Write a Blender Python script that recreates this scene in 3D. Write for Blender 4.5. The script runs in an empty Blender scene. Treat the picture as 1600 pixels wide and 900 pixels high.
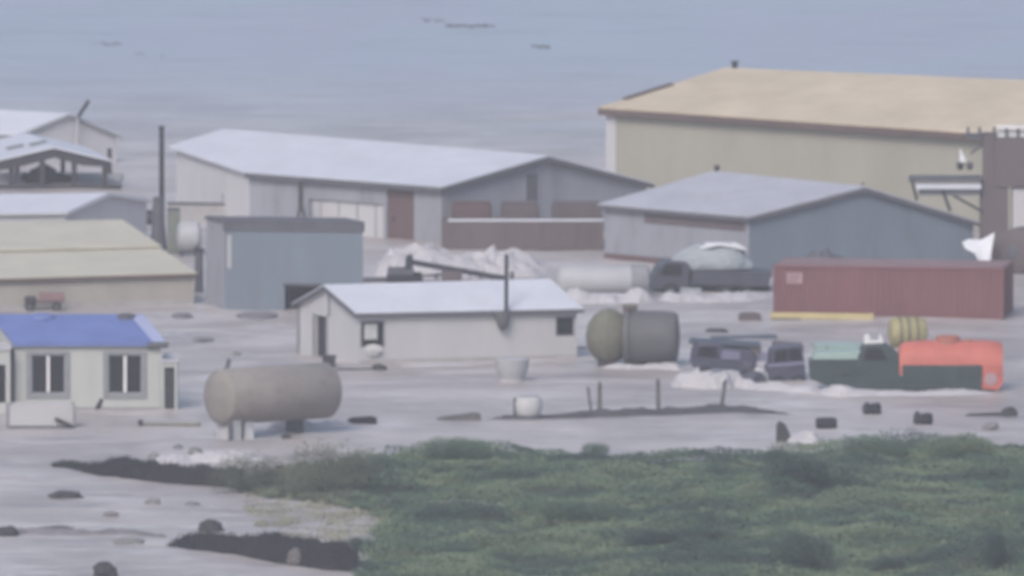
import bpy, math, random
from mathutils import Vector, noise

random.seed(7)
R = math.radians
scene = bpy.context.scene
col = scene.collection

# ------------------------------------------------------------------ camera
FPX, HC = 19500.0, 60.0            # focal length in pixels of a 1600 px wide frame, eye height in metres
HOR = -1303.0                      # row of the horizon
TH = math.atan((450 - HOR) / FPX)
cam = bpy.data.cameras.new('camera')
cam.sensor_width = 36.0
cam.lens = 36.0 * FPX / 1600.0
cam.clip_start, cam.clip_end = 1.0, 12000.0
cam.dof.use_dof = True
cam.dof.focus_distance = 205.0
cam.dof.aperture_fstop = 3.9
cam_o = bpy.data.objects.new('camera', cam)
cam_o.location = (0, 0, HC)
cam_o.rotation_euler = (math.pi / 2 - TH, 0, 0)
col.objects.link(cam_o)
scene.camera = cam_o

# ------------------------------------------------------------------ sky, sun, exposure
SUN_AZ, SUN_EL = R(-158), R(44)    # azimuth clockwise from the viewing direction
world = bpy.data.worlds.new('World')
scene.world = world
world.use_nodes = True
nt = world.node_tree
sky = nt.nodes.new('ShaderNodeTexSky')
sky.sky_type = 'NISHITA'
sky.sun_disc = False
sky.sun_elevation = SUN_EL
sky.sun_rotation = SUN_AZ
sky.air_density = 1.0
sky.dust_density = 3.0
sky.ozone_density = 1.0
bg = nt.nodes['Background']
nt.links.new(sky.outputs[0], bg.inputs[0])
bg.inputs[1].default_value = 0.14
sun = bpy.data.lights.new('sun', 'SUN')
sun.energy = 1.3
sun.angle = R(22)
sun.color = (1.0, 0.97, 0.95)
sun_o = bpy.data.objects.new('sun', sun)
sd = Vector((math.sin(SUN_AZ) * math.cos(SUN_EL), math.cos(SUN_AZ) * math.cos(SUN_EL), math.sin(SUN_EL)))
sun_o.rotation_euler = (-sd).to_track_quat('-Z', 'Y').to_euler()
sun_o.location = sd * 300
col.objects.link(sun_o)
scene.view_settings.view_transform = 'Standard'
scene.view_settings.look = 'None'
scene.view_settings.gamma = 1.0
scene.view_settings.exposure = 0.31
scene.view_settings.use_curve_mapping = False
scene.cycles.use_denoising = True
HAZE_DENSITY = 0.00036

# ------------------------------------------------------------------ survey: photograph rows and columns to places on the ground
def sstep(a, b, x):
    t = max(0.0, min(1.0, (x - a) / (b - a)))
    return t * t * (3 - 2 * t)

def ray(px, py):
    u, v = (px - 800) / FPX, (py - 450) / FPX
    c, s = math.cos(TH), math.sin(TH)
    return Vector((u, c - v * s, -s - v * c))

def G(px, py, z=0.0):
    d = ray(px, py)
    return d * ((z - HC) / d.z) + Vector((0, 0, HC))

def zat(P, py):
    d = ray(800, py)
    return HC + d.z * P.y / d.y

def nz(x, y, s, seed=0.0):
    return noise.noise(Vector((x * s, y * s, seed)))

def in_poly(x, y, poly):
    c = False
    j = len(poly) - 1
    for i in range(len(poly)):
        a, b = poly[i], poly[j]
        if (a.y > y) != (b.y > y) and x < (b.x - a.x) * (y - a.y) / (b.y - a.y) + a.x:
            c = not c
        j = i
    return c

def poly_dist(x, y, poly):               # metres inside (+) or outside (-) an outline
    best = 1e9
    j = len(poly) - 1
    for i in range(len(poly)):
        ax, ay, bx_, by_ = poly[i].x, poly[i].y, poly[j].x, poly[j].y
        dx, dy = bx_ - ax, by_ - ay
        t = max(0.0, min(1.0, ((x - ax) * dx + (y - ay) * dy) / (dx * dx + dy * dy)))
        best = min(best, (x - ax - dx * t) ** 2 + (y - ay - dy * t) ** 2)
        j = i
    d = math.sqrt(best)
    return d if in_poly(x, y, poly) else -d

# outline of the vegetated land that stands out of the flood
VEG_PX = [(345, 756), (420, 744), (470, 730), (560, 722), (640, 710), (730, 704), (850, 710), (960, 718), (1100, 722), (1200, 716), (1280, 704), (1420, 696), (1510, 696),
          (1560, 704), (1640, 700)]
VEG = [G(a, b) for a, b in VEG_PX] + [Vector((60, 588, 0)), Vector((500, 600, 0)), Vector((500, 470, 0)), Vector((-3, 470, 0))]
VEG += [G(a, b) for a, b in [(556, 905), (566, 862), (596, 815), (560, 796), (470, 784), (400, 776)]]

_dc = {}
def vdist(x, y):
    k = (round(x * 5), round(y * 5))
    if k not in _dc:
        _dc[k] = poly_dist(x + nz(x, y, .45, 31) * .6, y + nz(x, y, .45, 37) * 1.2, VEG)
    return _dc[k]

def hgt(x, y):
    z = -.9 + nz(x, y, .35, 5) * .05
    if 470 < y < 612:
        d = vdist(x, y)
        if d > -4:
            z += sstep(-4, 1.2, d) * 1.0 + max(0.0, min(d, 30)) * .012
            a = sstep(.2, 3, d)
            z += a * (nz(x, y, .16, 1) * .35 + nz(x, y, .5, 2) * .12)
    if y < 512:
        z = max(z, -.9 + 1.4 * sstep(512, 486, y))
    if y < 480:
        z = .5 + 57.0 * (1 - max(0.0, min(480, y)) / 480) ** 1.3
    return z

def H(x, y):                              # land or water surface, whichever is on top
    return max(hgt(x, y), -.04)

def T(px, py):
    d = ray(px, py)
    y0 = 480.0
    y = y0
    while y < 1100:
        t = y / d.y
        if HC + d.z * t <= H(d.x * t, y):
            break
        y += .5
    a, b = y - .5, y
    for _ in range(12):
        m = (a + b) / 2
        t = m / d.y
        if HC + d.z * t <= H(d.x * t, m):
            b = m
        else:
            a = m
    t = b / d.y
    return Vector((d.x * t, b, H(d.x * t, b)))

def ppm(P):                        # photograph pixels per metre at a place
    return FPX / (P.y * math.cos(TH) + (HC - P.z) * math.sin(TH))

# ------------------------------------------------------------------ materials
MATS = {}
def mat(name, c, rough=.8, var=.25, scale=1.2, stretch=(1, 1, 1), c2=None, amt=.35, bump=0.0, bscale=20, metal=0.0, spec=.3, fine=.12):
    m = bpy.data.materials.new(name)
    m.use_nodes = True
    t = m.node_tree
    b = t.nodes['Principled BSDF']
    b.inputs['Roughness'].default_value = rough
    b.inputs['Metallic'].default_value = metal
    b.inputs['Specular IOR Level'].default_value = spec
    tc = t.nodes.new('ShaderNodeTexCoord')
    mp = t.nodes.new('ShaderNodeMapping')
    mp.inputs['Scale'].default_value = stretch
    t.links.new(tc.outputs['Object'], mp.inputs['Vector'])
    n1 = t.nodes.new('ShaderNodeTexNoise')
    n1.inputs['Scale'].default_value = scale
    n1.inputs['Detail'].default_value = 6
    n1.inputs['Roughness'].default_value = .62
    t.links.new(mp.outputs[0], n1.inputs['Vector'])
    r1 = t.nodes.new('ShaderNodeValToRGB')
    r1.color_ramp.elements[0].position = .35
    r1.color_ramp.elements[1].position = .68
    lo = tuple(x * (1 - var) for x in c)
    hi = tuple(min(.9, x * (1 + var * .7)) for x in c)
    r1.color_ramp.elements[0].color = (*lo, 1)
    r1.color_ramp.elements[1].color = (*hi, 1)
    t.links.new(n1.outputs[0], r1.inputs[0])
    out = r1.outputs[0]
    if c2:
        n2 = t.nodes.new('ShaderNodeTexNoise')
        n2.inputs['Scale'].default_value = scale * 2.3
        n2.inputs['Detail'].default_value = 8
        n2.inputs['Roughness'].default_value = .7
        t.links.new(mp.outputs[0], n2.inputs['Vector'])
        r2 = t.nodes.new('ShaderNodeValToRGB')
        r2.color_ramp.elements[0].position = .5
        r2.color_ramp.elements[1].position = .72
        r2.color_ramp.elements[0].color = (0, 0, 0, 1)
        r2.color_ramp.elements[1].color = (amt, amt, amt, 1)
        t.links.new(n2.outputs[0], r2.inputs[0])
        mx = t.nodes.new('ShaderNodeMix')
        mx.data_type = 'RGBA'
        t.links.new(r2.outputs[0], mx.inputs[0])
        t.links.new(out, mx.inputs[6])
        mx.inputs[7].default_value = (*c2, 1)
        out = mx.outputs[2]
    if bump:
        n3 = t.nodes.new('ShaderNodeTexNoise')
        n3.inputs['Scale'].default_value = bscale
        n3.inputs['Detail'].default_value = 5
        t.links.new(tc.outputs['Object'], n3.inputs['Vector'])
        bp = t.nodes.new('ShaderNodeBump')
        bp.inputs['Strength'].default_value = bump
        bp.inputs['Distance'].default_value = .05
        t.links.new(n3.outputs[0], bp.inputs['Height'])
        t.links.new(bp.outputs[0], b.inputs['Normal'])
    t.links.new(out, b.inputs['Base Color'])
    MATS[name] = m
    return m

WALL = (.8, .8, .22)
mat('white_roof', (.57, .585, .64), .55, .07, .4, (1, 1, 1), (.45, .44, .44), .3)
mat('grey_roof', (.42, .425, .47), .6, .10, .5, (1, 1, 1), (.24, .23, .24), .3)
mat('tan_roof', (.60, .50, .36), .65, .12, .25, (1, 1, 1), (.44, .34, .22), .5)
mat('yellow_roof', (.52, .485, .385), .65, .08, .4, (1, 1, 1), (.38, .36, .30), .35)
mat('blue_roof', (.135, .18, .41), .5, .12, .8, (1, 1, 1), (.2, .25, .45), .3)
mat('blue_roof_pale', (.35, .38, .55), .5, .1, 1)
mat('grey_wall', (.28, .29, .325), .75, .12, .5, WALL, (.10, .095, .10), .5)
mat('bluegrey_wall', (.158, .19, .23), .7, .10, .5, WALL, (.10, .105, .11), .4)
mat('pale_wall', (.50, .49, .505), .8, .06, .5, WALL, (.36, .35, .35), .3)
mat('yellow_wall', (.335, .32, .265), .8, .08, .35, WALL, (.28, .25, .2), .4)
mat('beige_wall', (.36, .335, .30), .8, .08, .5, WALL, (.22, .2, .18), .4)
mat('white_wall', (.46, .455, .465), .8, .06, .6, WALL, (.36, .34, .33), .35)
mat('cream_wall', (.44, .45, .43), .8, .06, .6, WALL, (.38, .36, .34), .3)
mat('brown_trim', (.12, .085, .075), .8, .2, 1)
mat('dark_trim', (.10, .10, .115), .75, .2, 1.5)
mat('dark_metal', (.032, .034, .042), .6, .25, 2, (1, 1, 1), (.10, .075, .06), .4)
mat('dark_timber', (.05, .045, .05), .85, .3, 2)
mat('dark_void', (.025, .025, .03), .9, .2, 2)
mat('glass_dark', (.018, .018, .02), .35, .2, 1, spec=.12)
mat('frame_grey', (.24, .245, .26), .7, .1, 3)
mat('frame_white', (.70, .70, .70), .6, .05, 3)
mat('rust_red', (.135, .085, .085), .75, .15, .8, WALL, (.09, .06, .055), .5)
mat('red_container', (.185, .078, .083), .65, .14, .5, WALL, (.16, .085, .07), .6)
mat('red_faded', (.24, .15, .15), .7, .15, .8)
mat('pale_print', (.40, .26, .28), .8, .12, 4)
mat('brown_bin', (.13, .10, .105), .75, .15, .8, WALL, (.13, .10, .09), .4)
mat('tank_beige', (.265, .24, .22), .6, .12, .8, (1, 1, 1), (.15, .11, .09), .45)
mat('tank_olive', (.155, .15, .11), .65, .15, .9, (1, 1, 1), (.10, .08, .07), .5)
mat('tank_grey', (.11, .108, .115), .65, .15, .9, (1, 1, 1), (.08, .07, .065), .5)
mat('tank_white', (.41, .41, .425), .55, .08, .8, (1, 1, 1), (.38, .35, .34), .35)
mat('truck_dark', (.06, .065, .085), .5, .2, 1.2, (1, 1, 1), (.10, .09, .09), .4)
mat('truck_blue', (.06, .062, .095), .5, .2, 1.2, (1, 1, 1), (.12, .11, .13), .4)
mat('truck_green', (.035, .055, .052), .6, .2, 1.2, (1, 1, 1), (.06, .07, .07), .4)
mat('pale_green', (.30, .40, .36), .55, .1, 1.5)
mat('pale_load', (.30, .33, .35), .85, .15, 1.2, (1, 1, 1), (.42, .42, .43), .5)
mat('orange', (.50, .14, .105), .55, .12, 1.0, (1, 1, 1), (.42, .12, .08), .4)
mat('orange_dull', (.38, .14, .10), .6, .12, 1.5)
mat('tyre', (.025, .025, .028), .9, .2, 4)
mat('rim', (.16, .16, .17), .6, .15, 4)
mat('yellow_drum', (.34, .30, .15), .6, .12, 1.5, (1, 1, 1), (.22, .19, .12), .5)
mat('yellow_beam', (.50, .42, .22), .7, .1, 1.5)
mat('concrete', (.36, .35, .345), .9, .12, 1.5, (1, 1, 1), (.26, .25, .24), .4, .3)
mat('white_sheet', (.72, .73, .76), .8, .06, 1.5)
mat('white_sack', (.50, .50, .50), .9, .1, 2.5, (1, 1, 1), (.38, .36, .35), .4)
mat('pale_gravel', (.46, .44, .45), .95, .2, 1.2, (1, 1, 1), (.30, .28, .28), .4, .6, 9)
mat('foam', (.475, .455, .465), .85, .10, .8, (1, 1, 1), (.42, .39, .40), .6, .8, 5)
mat('dark_earth', (.017, .016, .018), .95, .35, 1.2, (1, 1, 1), (.05, .048, .045), .5, .6, 7)
mat('dark_rock', (.05, .048, .052), .9, .35, 2.5, (1, 1, 1), (.12, .11, .11), .4, .5, 9)
mat('grey_rock', (.22, .215, .215), .9, .25, 2.5, (1, 1, 1), (.14, .135, .135), .4, .5, 9)
mat('wood_grey', (.13, .12, .12), .9, .25, 3)
mat('drift', (.07, .066, .074), .95, .25, 1.5)
mat('litter', (.19, .18, .19), .95, .25, 1.5)
mat('reef', (.13, .135, .15), .9, .25, 1.2)
mat('stem', (.06, .05, .04), .9, .2, 6)

# ------------------------------------------------------------------ mesh helpers
class MB:
    def __init__(s):
        s.v, s.f = [], []
    def add(s, vs, fs):
        o = len(s.v)
        s.v += [tuple(v) for v in vs]
        s.f += [tuple(i + o for i in f) for f in fs]
        return s
    def obox(s, c, a, b, d):            # centre and three half vectors
        c, a, b, d = Vector(c), Vector(a), Vector(b), Vector(d)
        vs = [c + a * i + b * j + d * k for k in (-1, 1) for j in (-1, 1) for i in (-1, 1)]
        fs = [(0, 2, 3, 1), (4, 5, 7, 6), (0, 1, 5, 4), (2, 6, 7, 3), (0, 4, 6, 2), (1, 3, 7, 5)]
        return s.add(vs, fs)
    def box(s, x0, x1, y0, y1, z0, z1):
        return s.obox(((x0 + x1) / 2, (y0 + y1) / 2, (z0 + z1) / 2), ((x1 - x0) / 2, 0, 0), (0, (y1 - y0) / 2, 0), (0, 0, (z1 - z0) / 2))
    def wbox(s, O, U, N, u0, u1, n0, n1, z0, z1):   # box on a wall: along U, out along N
        c = Vector(O) + U * ((u0 + u1) / 2) + N * ((n0 + n1) / 2) + Vector((0, 0, (z0 + z1) / 2))
        return s.obox(c, U * ((u1 - u0) / 2), N * ((n1 - n0) / 2), Vector((0, 0, (z1 - z0) / 2)))
    def beam(s, p, q, w, h=None):
        p, q = Vector(p), Vector(q)
        h = h or w
        d = (q - p)
        up = Vector((0, 0, 1)) if abs(d.normalized().z) < .95 else Vector((0, 1, 0))
        a = d.cross(up).normalized()
        b = a.cross(d).normalized()
        return s.obox((p + q) / 2, d / 2, a * w / 2, b * h / 2)
    def lathe(s, p, d, prof, n=28):     # profile of (distance along d, radius)
        p, d = Vector(p), Vector(d).normalized()
        up = Vector((0, 0, 1)) if abs(d.z) < .95 else Vector((0, 1, 0))
        a = d.cross(up).normalized()
        b = a.cross(d).normalized()
        vs, fs = [], []
        for t, r in prof:
            for k in range(n):
                w = 2 * math.pi * k / n
                vs.append(p + d * t + (a * math.cos(w) + b * math.sin(w)) * max(r, .001))
        for i in range(len(prof) - 1):
            for k in range(n):
                j = (k + 1) % n
                fs.append((i * n + k, i * n + j, (i + 1) * n + j, (i + 1) * n + k))
        fs.append(tuple(range(n - 1, -1, -1)))
        fs.append(tuple(range((len(prof) - 1) * n, len(prof) * n)))
        return s.add(vs, fs)
    def tube(s, p, q, r, n=12):
        L = (Vector(q) - Vector(p)).length
        return s.lathe(p, Vector(q) - Vector(p), [(0, r), (L, r)], n)
    def prism(s, poly, y0, y1):         # polygon in x,z run along y
        n = len(poly)
        vs = [(x, y0, z) for x, z in poly] + [(x, y1, z) for x, z in poly]
        fs = [tuple(range(n)), tuple(range(2 * n - 1, n - 1, -1))]
        fs += [(i, i + n, (i + 1) % n + n, (i + 1) % n) for i in range(n)]
        return s.add(vs, fs)
    def slab(s, top, th):               # polygon of points with thickness downwards
        n = len(top)
        top = [Vector(p) for p in top]
        vs = top + [p - Vector((0, 0, th)) for p in top]
        fs = [tuple(range(n)), tuple(range(2 * n - 1, n - 1, -1))]
        fs += [(i, i + n, (i + 1) % n + n, (i + 1) % n) for i in range(n)]
        return s.add(vs, fs)
    def build(s, name, m, parent=None, loc=None, smooth=False, bevel=0.0):
        me = bpy.data.meshes.new(name)
        me.from_pydata(s.v, [], s.f)
        me.materials.append(MATS[m] if isinstance(m, str) else m)
        if smooth:
            me.shade_smooth()
            try:
                me.set_sharp_from_angle(angle=R(40))
            except Exception:
                pass
        o = bpy.data.objects.new(name, me)
        col.objects.link(o)
        if parent is not None:
            o.parent = parent
        if loc is not None:
            o.location = loc
        if bevel:
            b = o.modifiers.new('bevel', 'BEVEL')
            b.width = bevel
            b.segments = 2
            b.limit_method = 'ANGLE'
        me.update()
        # consistent outward normals
        import bmesh
        bm = bmesh.new()
        bm.from_mesh(me)
        bmesh.ops.recalc_face_normals(bm, faces=bm.faces)
        bm.to_mesh(me)
        bm.free()
        return o

def tag(o, label, cat, group=None, kind=None):
    o['label'] = label
    if cat:
        o['category'] = cat
    if group:
        o['group'] = group
    o['kind'] = kind or 'thing'
    return o

def thing(name, label, cat, loc, rz=0.0, group=None):
    o = bpy.data.objects.new(name, None)
    o.empty_display_size = .3
    o.location = loc
    o.rotation_euler = (0, 0, rz)
    col.objects.link(o)
    return tag(o, label, cat, group)

def wall_mesh(mb, O, U, N, length, h, holes=(), th=.22):
    us = sorted({0.0, length, *[x for a in holes for x in a[:2]]})
    zs = sorted({0.0, h, *[x for a in holes for x in a[2:]]})
    Z = Vector((0, 0, 1))
    O = Vector(O)
    def inside(u, z):
        return any(a[0] < u < a[1] and a[2] < z < a[3] for a in holes)
    for i in range(len(us) - 1):
        for j in range(len(zs) - 1):
            if not inside((us[i] + us[i + 1]) / 2, (zs[j] + zs[j + 1]) / 2):
                mb.add([O + U * us[i] + Z * zs[j], O + U * us[i + 1] + Z * zs[j], O + U * us[i + 1] + Z * zs[j + 1], O + U * us[i] + Z * zs[j + 1]], [(0, 1, 2, 3)])
    for u0, u1, z0, z1 in holes:
        c = [O + U * u0 + Z * z0, O + U * u1 + Z * z0, O + U * u1 + Z * z1, O + U * u0 + Z * z1]
        b = [p - N * th for p in c]
        mb.add(c + b, [(0, 1, 5, 4), (1, 2, 6, 5), (2, 3, 7, 6), (3, 0, 4, 7)])

def gable_house(name, label, cat, P, L, W, he, hr, wallm, roofm, gablem=None, he2=None, oh=.3, th=.12, trim='dark_trim',
                holes_f=(), holes_g=(), cut=None, cutm=None, hrL=None, heL=None, trim_h=.16, W_far=None, tiers=0, back=True):
    """Shed on a four-sided plan. P: corner where the long front wall (along L) meets the gable wall (along W)."""
    root = thing(name, label, cat, P)
    gablem = gablem or wallm
    L, W = Vector((L.x, L.y, 0)), Vector((W.x, W.y, 0))
    WF = Vector((W_far.x, W_far.y, 0)) if W_far else W
    he2 = he if he2 is None else he2
    hrL = hr if hrL is None else hrL
    heL = he if heL is None else heL
    Z = Vector((0, 0, 1))
    A, B, C, D = Vector((0, 0, 0)), L, L + WF, W
    cen = (A + B + C + D) / 4
    M0, M1 = W / 2, L + WF / 2
    def outn(a, b):
        n = (b - a).cross(Z).normalized()
        return n if n.dot((a + b) / 2 - cen) > 0 else -n
    U, N = L.normalized(), outn(A, B)
    Ug, Ng = W.normalized(), outn(A, D)
    ll = L.length * (cut[0] if cut else 1)
    mb = MB()
    wall_mesh(mb, A, U, N, ll, min(he, heL), holes_f)
    if heL != he:
        m = min(he, heL)
        mb.add([A + Z * m, A + U * ll + Z * m, A + U * ll + Z * heL, A + Z * he], [(0, 1, 2, 3)])
    mb.build('front_wall', wallm, root)
    mb = MB()
    lo = min(he, he2)
    wall_mesh(mb, A, Ug, Ng, W.length, lo, holes_g)
    top = [A + Z * lo, D + Z * lo, D + Z * he2, M0 + Z * hr, A + Z * he]
    pts = []
    for p in top:
        if not pts or (p - pts[-1]).length > .01:
            pts.append(p)
    if (pts[-1] - pts[0]).length < .01:
        pts.pop()
    mb.add(pts, [tuple(range(len(pts)))])
    mb.build('gable_wall', gablem, root)
    if back:
        mb = MB()
        mb.add([D, C, C + Z * he2, D + Z * he2], [(0, 1, 2, 3)])
        mb.build('back_wall', wallm, root)
    def roof_z(w, k):                    # height over plan fraction w along W, k along L
        e, r, e2 = he + (heL - he) * k, hr + (hrL - hr) * k, he2
        return e + (r - e) * w * 2 if w <= .5 else r + (e2 - r) * (w - .5) * 2
    def plan(w, k):
        return L * k + (W * (1 - k) + WF * k) * w
    if cut:
        kc, wc = cut
        c1, c2 = plan(0, kc), plan(wc, 1)
        nn = outn(c1, c2)
        mb = MB()
        mb.add([c1, c2, c2 + Z * roof_z(wc, 1), c1 + Z * he], [(0, 1, 2, 3)])
        mb.add([c2, C, C + Z * he2, M1 + Z * hrL, c2 + Z * roof_z(wc, 1)], [(0, 1, 2, 3, 4)])
        mb.build('end_wall', cutm or wallm, root)
    else:
        mb = MB()
        mb.add([B, C, C + Z * he2, M1 + Z * hrL, B + Z * heL], [(0, 1, 2, 3, 4)])
        mb.build('end_wall', gablem, root)
    # roof slopes, a slab each, eaves and verges overhanging
    off = Z * (th + .02)
    k0, k1 = -oh / L.length, 1 + oh / L.length
    wo = oh / W.length
    def RP(w, k, dz=0.0):
        return plan(w, k) + Z * (roof_z(w, k) + dz) + off
    mb = MB()
    if cut:
        front = [RP(-wo, k0), RP(-wo, cut[0]), RP(cut[1] - wo, k1), RP(.5, k1), RP(.5, k0)]
        mb.slab(front, th)
    elif tiers:
        step = .16
        ws = [-wo + (.5 + wo) * i / tiers for i in range(tiers + 1)]
        for i in range(tiers):
            a, b = ws[i], ws[i + 1]
            dz = step * i
            mb.slab([RP(a - (.012 if i else 0), k0, dz), RP(a - (.012 if i else 0), k1, dz), RP(b, k1, dz), RP(b, k0, dz)], th)
    else:
        mb.slab([RP(-wo, k0), RP(-wo, k1), RP(.5, k1), RP(.5, k0)], th)
    mb.slab([RP(.5, k0, .002), RP(.5, k1, .002), RP(1 + wo, k1), RP(1 + wo, k0)], th)
    roof = mb.build('roof', roofm, root)
    if trim_h:
        mb = MB()
        a, b = RP(-wo, k0) - Z * (th * .5 + trim_h / 2), RP(-wo, cut[0] if cut else k1) - Z * (th * .5 + trim_h / 2)
        nx = N * .05
        mb.obox((a + b) / 2 + nx, (b - a) / 2, N * .035, Z * trim_h / 2)
        mb.build('eave_fascia', trim, roof)
        mb = MB()
        for w0, w1 in ((-wo, .5), (.5, 1 + wo)):
            a, b = RP(w0, k0) - Z * (th + trim_h * .35), RP(w1, k0) - Z * (th + trim_h * .35)
            mb.obox((a + b) / 2 + Ng * .04, (b - a) / 2, Ng * .03, Z * trim_h * .5)
        mb.build('verge_board', trim, roof)
    info = dict(root=root, U=U, N=N, Ug=Ug, Ng=Ng, A=A, P=P, L=L, W=W, roof=roof, RP=RP)
    return info

def window(info, wall, u0, u1, z0, z1, frame='frame_white', pane='glass_dark', fw=.07, mull=1, mullm=None, surround=None, sw=.25):
    O = Vector((0, 0, 0))
    U, N = (info['U'], info['N']) if wall == 'f' else (info['Ug'], info['Ng'])
    root = info['root']
    mb = MB()
    n0, n1 = -.16, -.05
    mb.wbox(O, U, N, u0, u0 + fw, n0, n1, z0, z1).wbox(O, U, N, u1 - fw, u1, n0, n1, z0, z1)
    mb.wbox(O, U, N, u0 + fw, u1 - fw, n0, n1, z0, z0 + fw).wbox(O, U, N, u0 + fw, u1 - fw, n0, n1, z1 - fw, z1)
    w = mb.build('window', frame, root)
    if surround:
        mb = MB()
        s = sw
        mb.wbox(O, U, N, u0 - s, u0, .004, .05, z0 - s, z1 + s * .7).wbox(O, U, N, u1, u1 + s, .004, .05, z0 - s, z1 + s * .7)
        mb.wbox(O, U, N, u0, u1, .004, .05, z0 - s, z0).wbox(O, U, N, u0, u1, .004, .05, z1, z1 + s * .7)
        mb.build('surround', surround, w)
    k = mull + 1
    span = (u1 - u0 - 2 * fw) / k
    for i in range(k):
        a = u0 + fw + span * i
        MB().wbox(O, U, N, a, a + span, -.15, -.12, z0 + fw, z1 - fw).build('pane', pane, w)
        if i:
            MB().wbox(O, U, N, a - .075, a + .075, -.115, .0, z0 + fw, z1 - fw).build('mullion', mullm or frame, w)
    return w

def door(info, wall, u0, u1, z0, z1, m='dark_metal', depth=.18, name='door', handle=True):
    O = Vector((0, 0, 0))
    U, N = (info['U'], info['N']) if wall == 'f' else (info['Ug'], info['Ng'])
    d = MB().wbox(O, U, N, u0, u1, -depth - .05, -depth, z0, z1).build(name, m, info['root'])
    if handle:
        MB().wbox(O, U, N, u1 - .18, u1 - .08, -depth + .003, -depth + .06, z0 + .95, z0 + 1.0).build('handle', 'rim', d)
    return d

def lump(mb, c, rx, ry, rz, seed=0, n=2, amp=.22, zmin=None):
    import bmesh
    bm = bmesh.new()
    bmesh.ops.create_icosphere(bm, subdivisions=n, radius=1)
    vs = []
    for v in bm.verts:
        p = v.co.copy()
        d = 1 + amp * noise.noise(p * 1.7 + Vector((seed * 3.1, seed, 0))) + amp * .5 * noise.noise(p * 4 + Vector((seed, 0, 0)))
        q = Vector((p.x * rx * d, p.y * ry * d, p.z * rz * d)) + Vector(c)
        if zmin is not None:
            q.z = max(q.z, zmin)
        vs.append(q)
    mb.add(vs, [[v.index for v in f.verts] for f in bm.faces])
    bm.free()
    return mb

def bank(name, label, cat, pts, depth, m, kind=None, rough=.25, n=60, group=None, seed=0):
    """A long heap: pts are (column, row of its foot, row of its crest), depth in metres."""
    P = [(T(a, b), b, c) for a, b, c in pts]
    o = P[len(P) // 2][0].copy()
    mb = MB()
    rows, M = [], 13
    for i in range(n + 1):
        t = i / n * (len(P) - 1)
        k = min(int(t), len(P) - 2)
        fr = t - k
        base = P[k][0].lerp(P[k + 1][0], fr)
        yb = P[k][1] + (P[k + 1][1] - P[k][1]) * fr
        yc = P[k][2] + (P[k + 1][2] - P[k][2]) * fr
        h = max(0.0, (yb - yc) / ppm(base))
        h *= 1 + rough * nz(base.x * .8, seed, 1.0, seed) + rough * .4 * nz(base.x * 2.1, seed, 1.0, seed + 4)
        e = min(1, min(i, n - i) / 4 + .05)
        row = []
        for j in range(M):
            s = j / (M - 1)
            x = base.x
            y = base.y + depth * e * s
            z = h * max(0, math.sin(math.pi * min(1, s * 1.0))) ** .8 * (1 + rough * nz(x * 1.3, y * 1.3, 1, seed + 2) + rough * .6 * nz(x * 3.3, y * 3.3, 1, seed + 6))
            x += .18 * nz(x * 1.1, y * 1.7, 1, seed + 9)
            row.append(Vector((x, y, H(x, y) - .06 + z)) - o)
        rows.append(row)
    vs = [p for r in rows for p in r]
    fs = [(i * M + j, (i + 1) * M + j, (i + 1) * M + j + 1, i * M + j + 1) for i in range(n) for j in range(M - 1)]
    # underside closes the heap
    fs += [(i * M, i * M + M - 1, (i + 1) * M + M - 1, (i + 1) * M) for i in range(n)]
    mb.add(vs, fs)
    ob = mb.build(name, m, None, o, smooth=True)
    tag(ob, label, cat, group, kind)
    return ob

def foam(label, pts, depth, seed, n=110):
    """Churned white water: ragged low lumps breaking through the flood surface."""
    P = [(T(a, b), b, c) for a, b, c in pts]
    o = P[len(P) // 2][0].copy()
    M = 30
    vs, fs = [], []
    for i in range(n + 1):
        t = i / n * (len(P) - 1)
        k = min(int(t), len(P) - 2)
        fr = t - k
        fr2 = fr * fr * (3 - 2 * fr)
        base = P[k][0].lerp(P[k + 1][0], fr)
        h = .8 * max(.05, ((P[k][1] - P[k][2]) * (1 - fr2) + (P[k + 1][1] - P[k + 1][2]) * fr2) / ppm(base))
        e = sstep(0, .16, min(i, n - i) / n)
        for j in range(M + 1):
            q = j / M
            x, y = base.x, base.y - depth * .25 + depth * 1.25 * q
            f = nz(x, y * .6, .55, seed) * .9 + nz(x, y * .6, 1.3, seed + 3) * .6 + nz(x, y, 3.1, seed + 5) * .35
            z = h * (1.25 * math.sin(math.pi * q) ** .8 * e - .28 + .62 * f * (.4 + .6 * e)) - .05
            vs.append(Vector((x + .25 * nz(x, y, 1.2, seed + 8), y, max(z, -.25))) - Vector((o.x, o.y, 0)))
    for i in range(n):
        for j in range(M):
            a = i * (M + 1) + j
            if max(vs[a].z, vs[a + 1].z, vs[a + M + 1].z, vs[a + M + 2].z) > -.15:
                fs.append((a, a + M + 1, a + M + 2, a + 1))
    mb = MB()
    mb.add(vs, fs)
    ob = mb.build('foam', 'foam', None, Vector((o.x, o.y, 0)), smooth=True)
    tag(ob, label, 'foam', None, 'stuff')
    return ob

def rock(name, label, x0, x1, ytop, ybase, m='dark_rock', cat='rock', seed=1, dy=.8, group=None, amp=.3):
    P = T((x0 + x1) / 2, ybase)
    s = ppm(P)
    w, h = (x1 - x0) / s / 2, (ybase - ytop) / s
    mb = MB()
    lump(mb, (0, w * dy, h * .32), w, w * dy, h * .68, seed, 3, amp, -.08)
    o = mb.build(name, m, None, P, smooth=False)
    return tag(o, label, cat, group)

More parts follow.
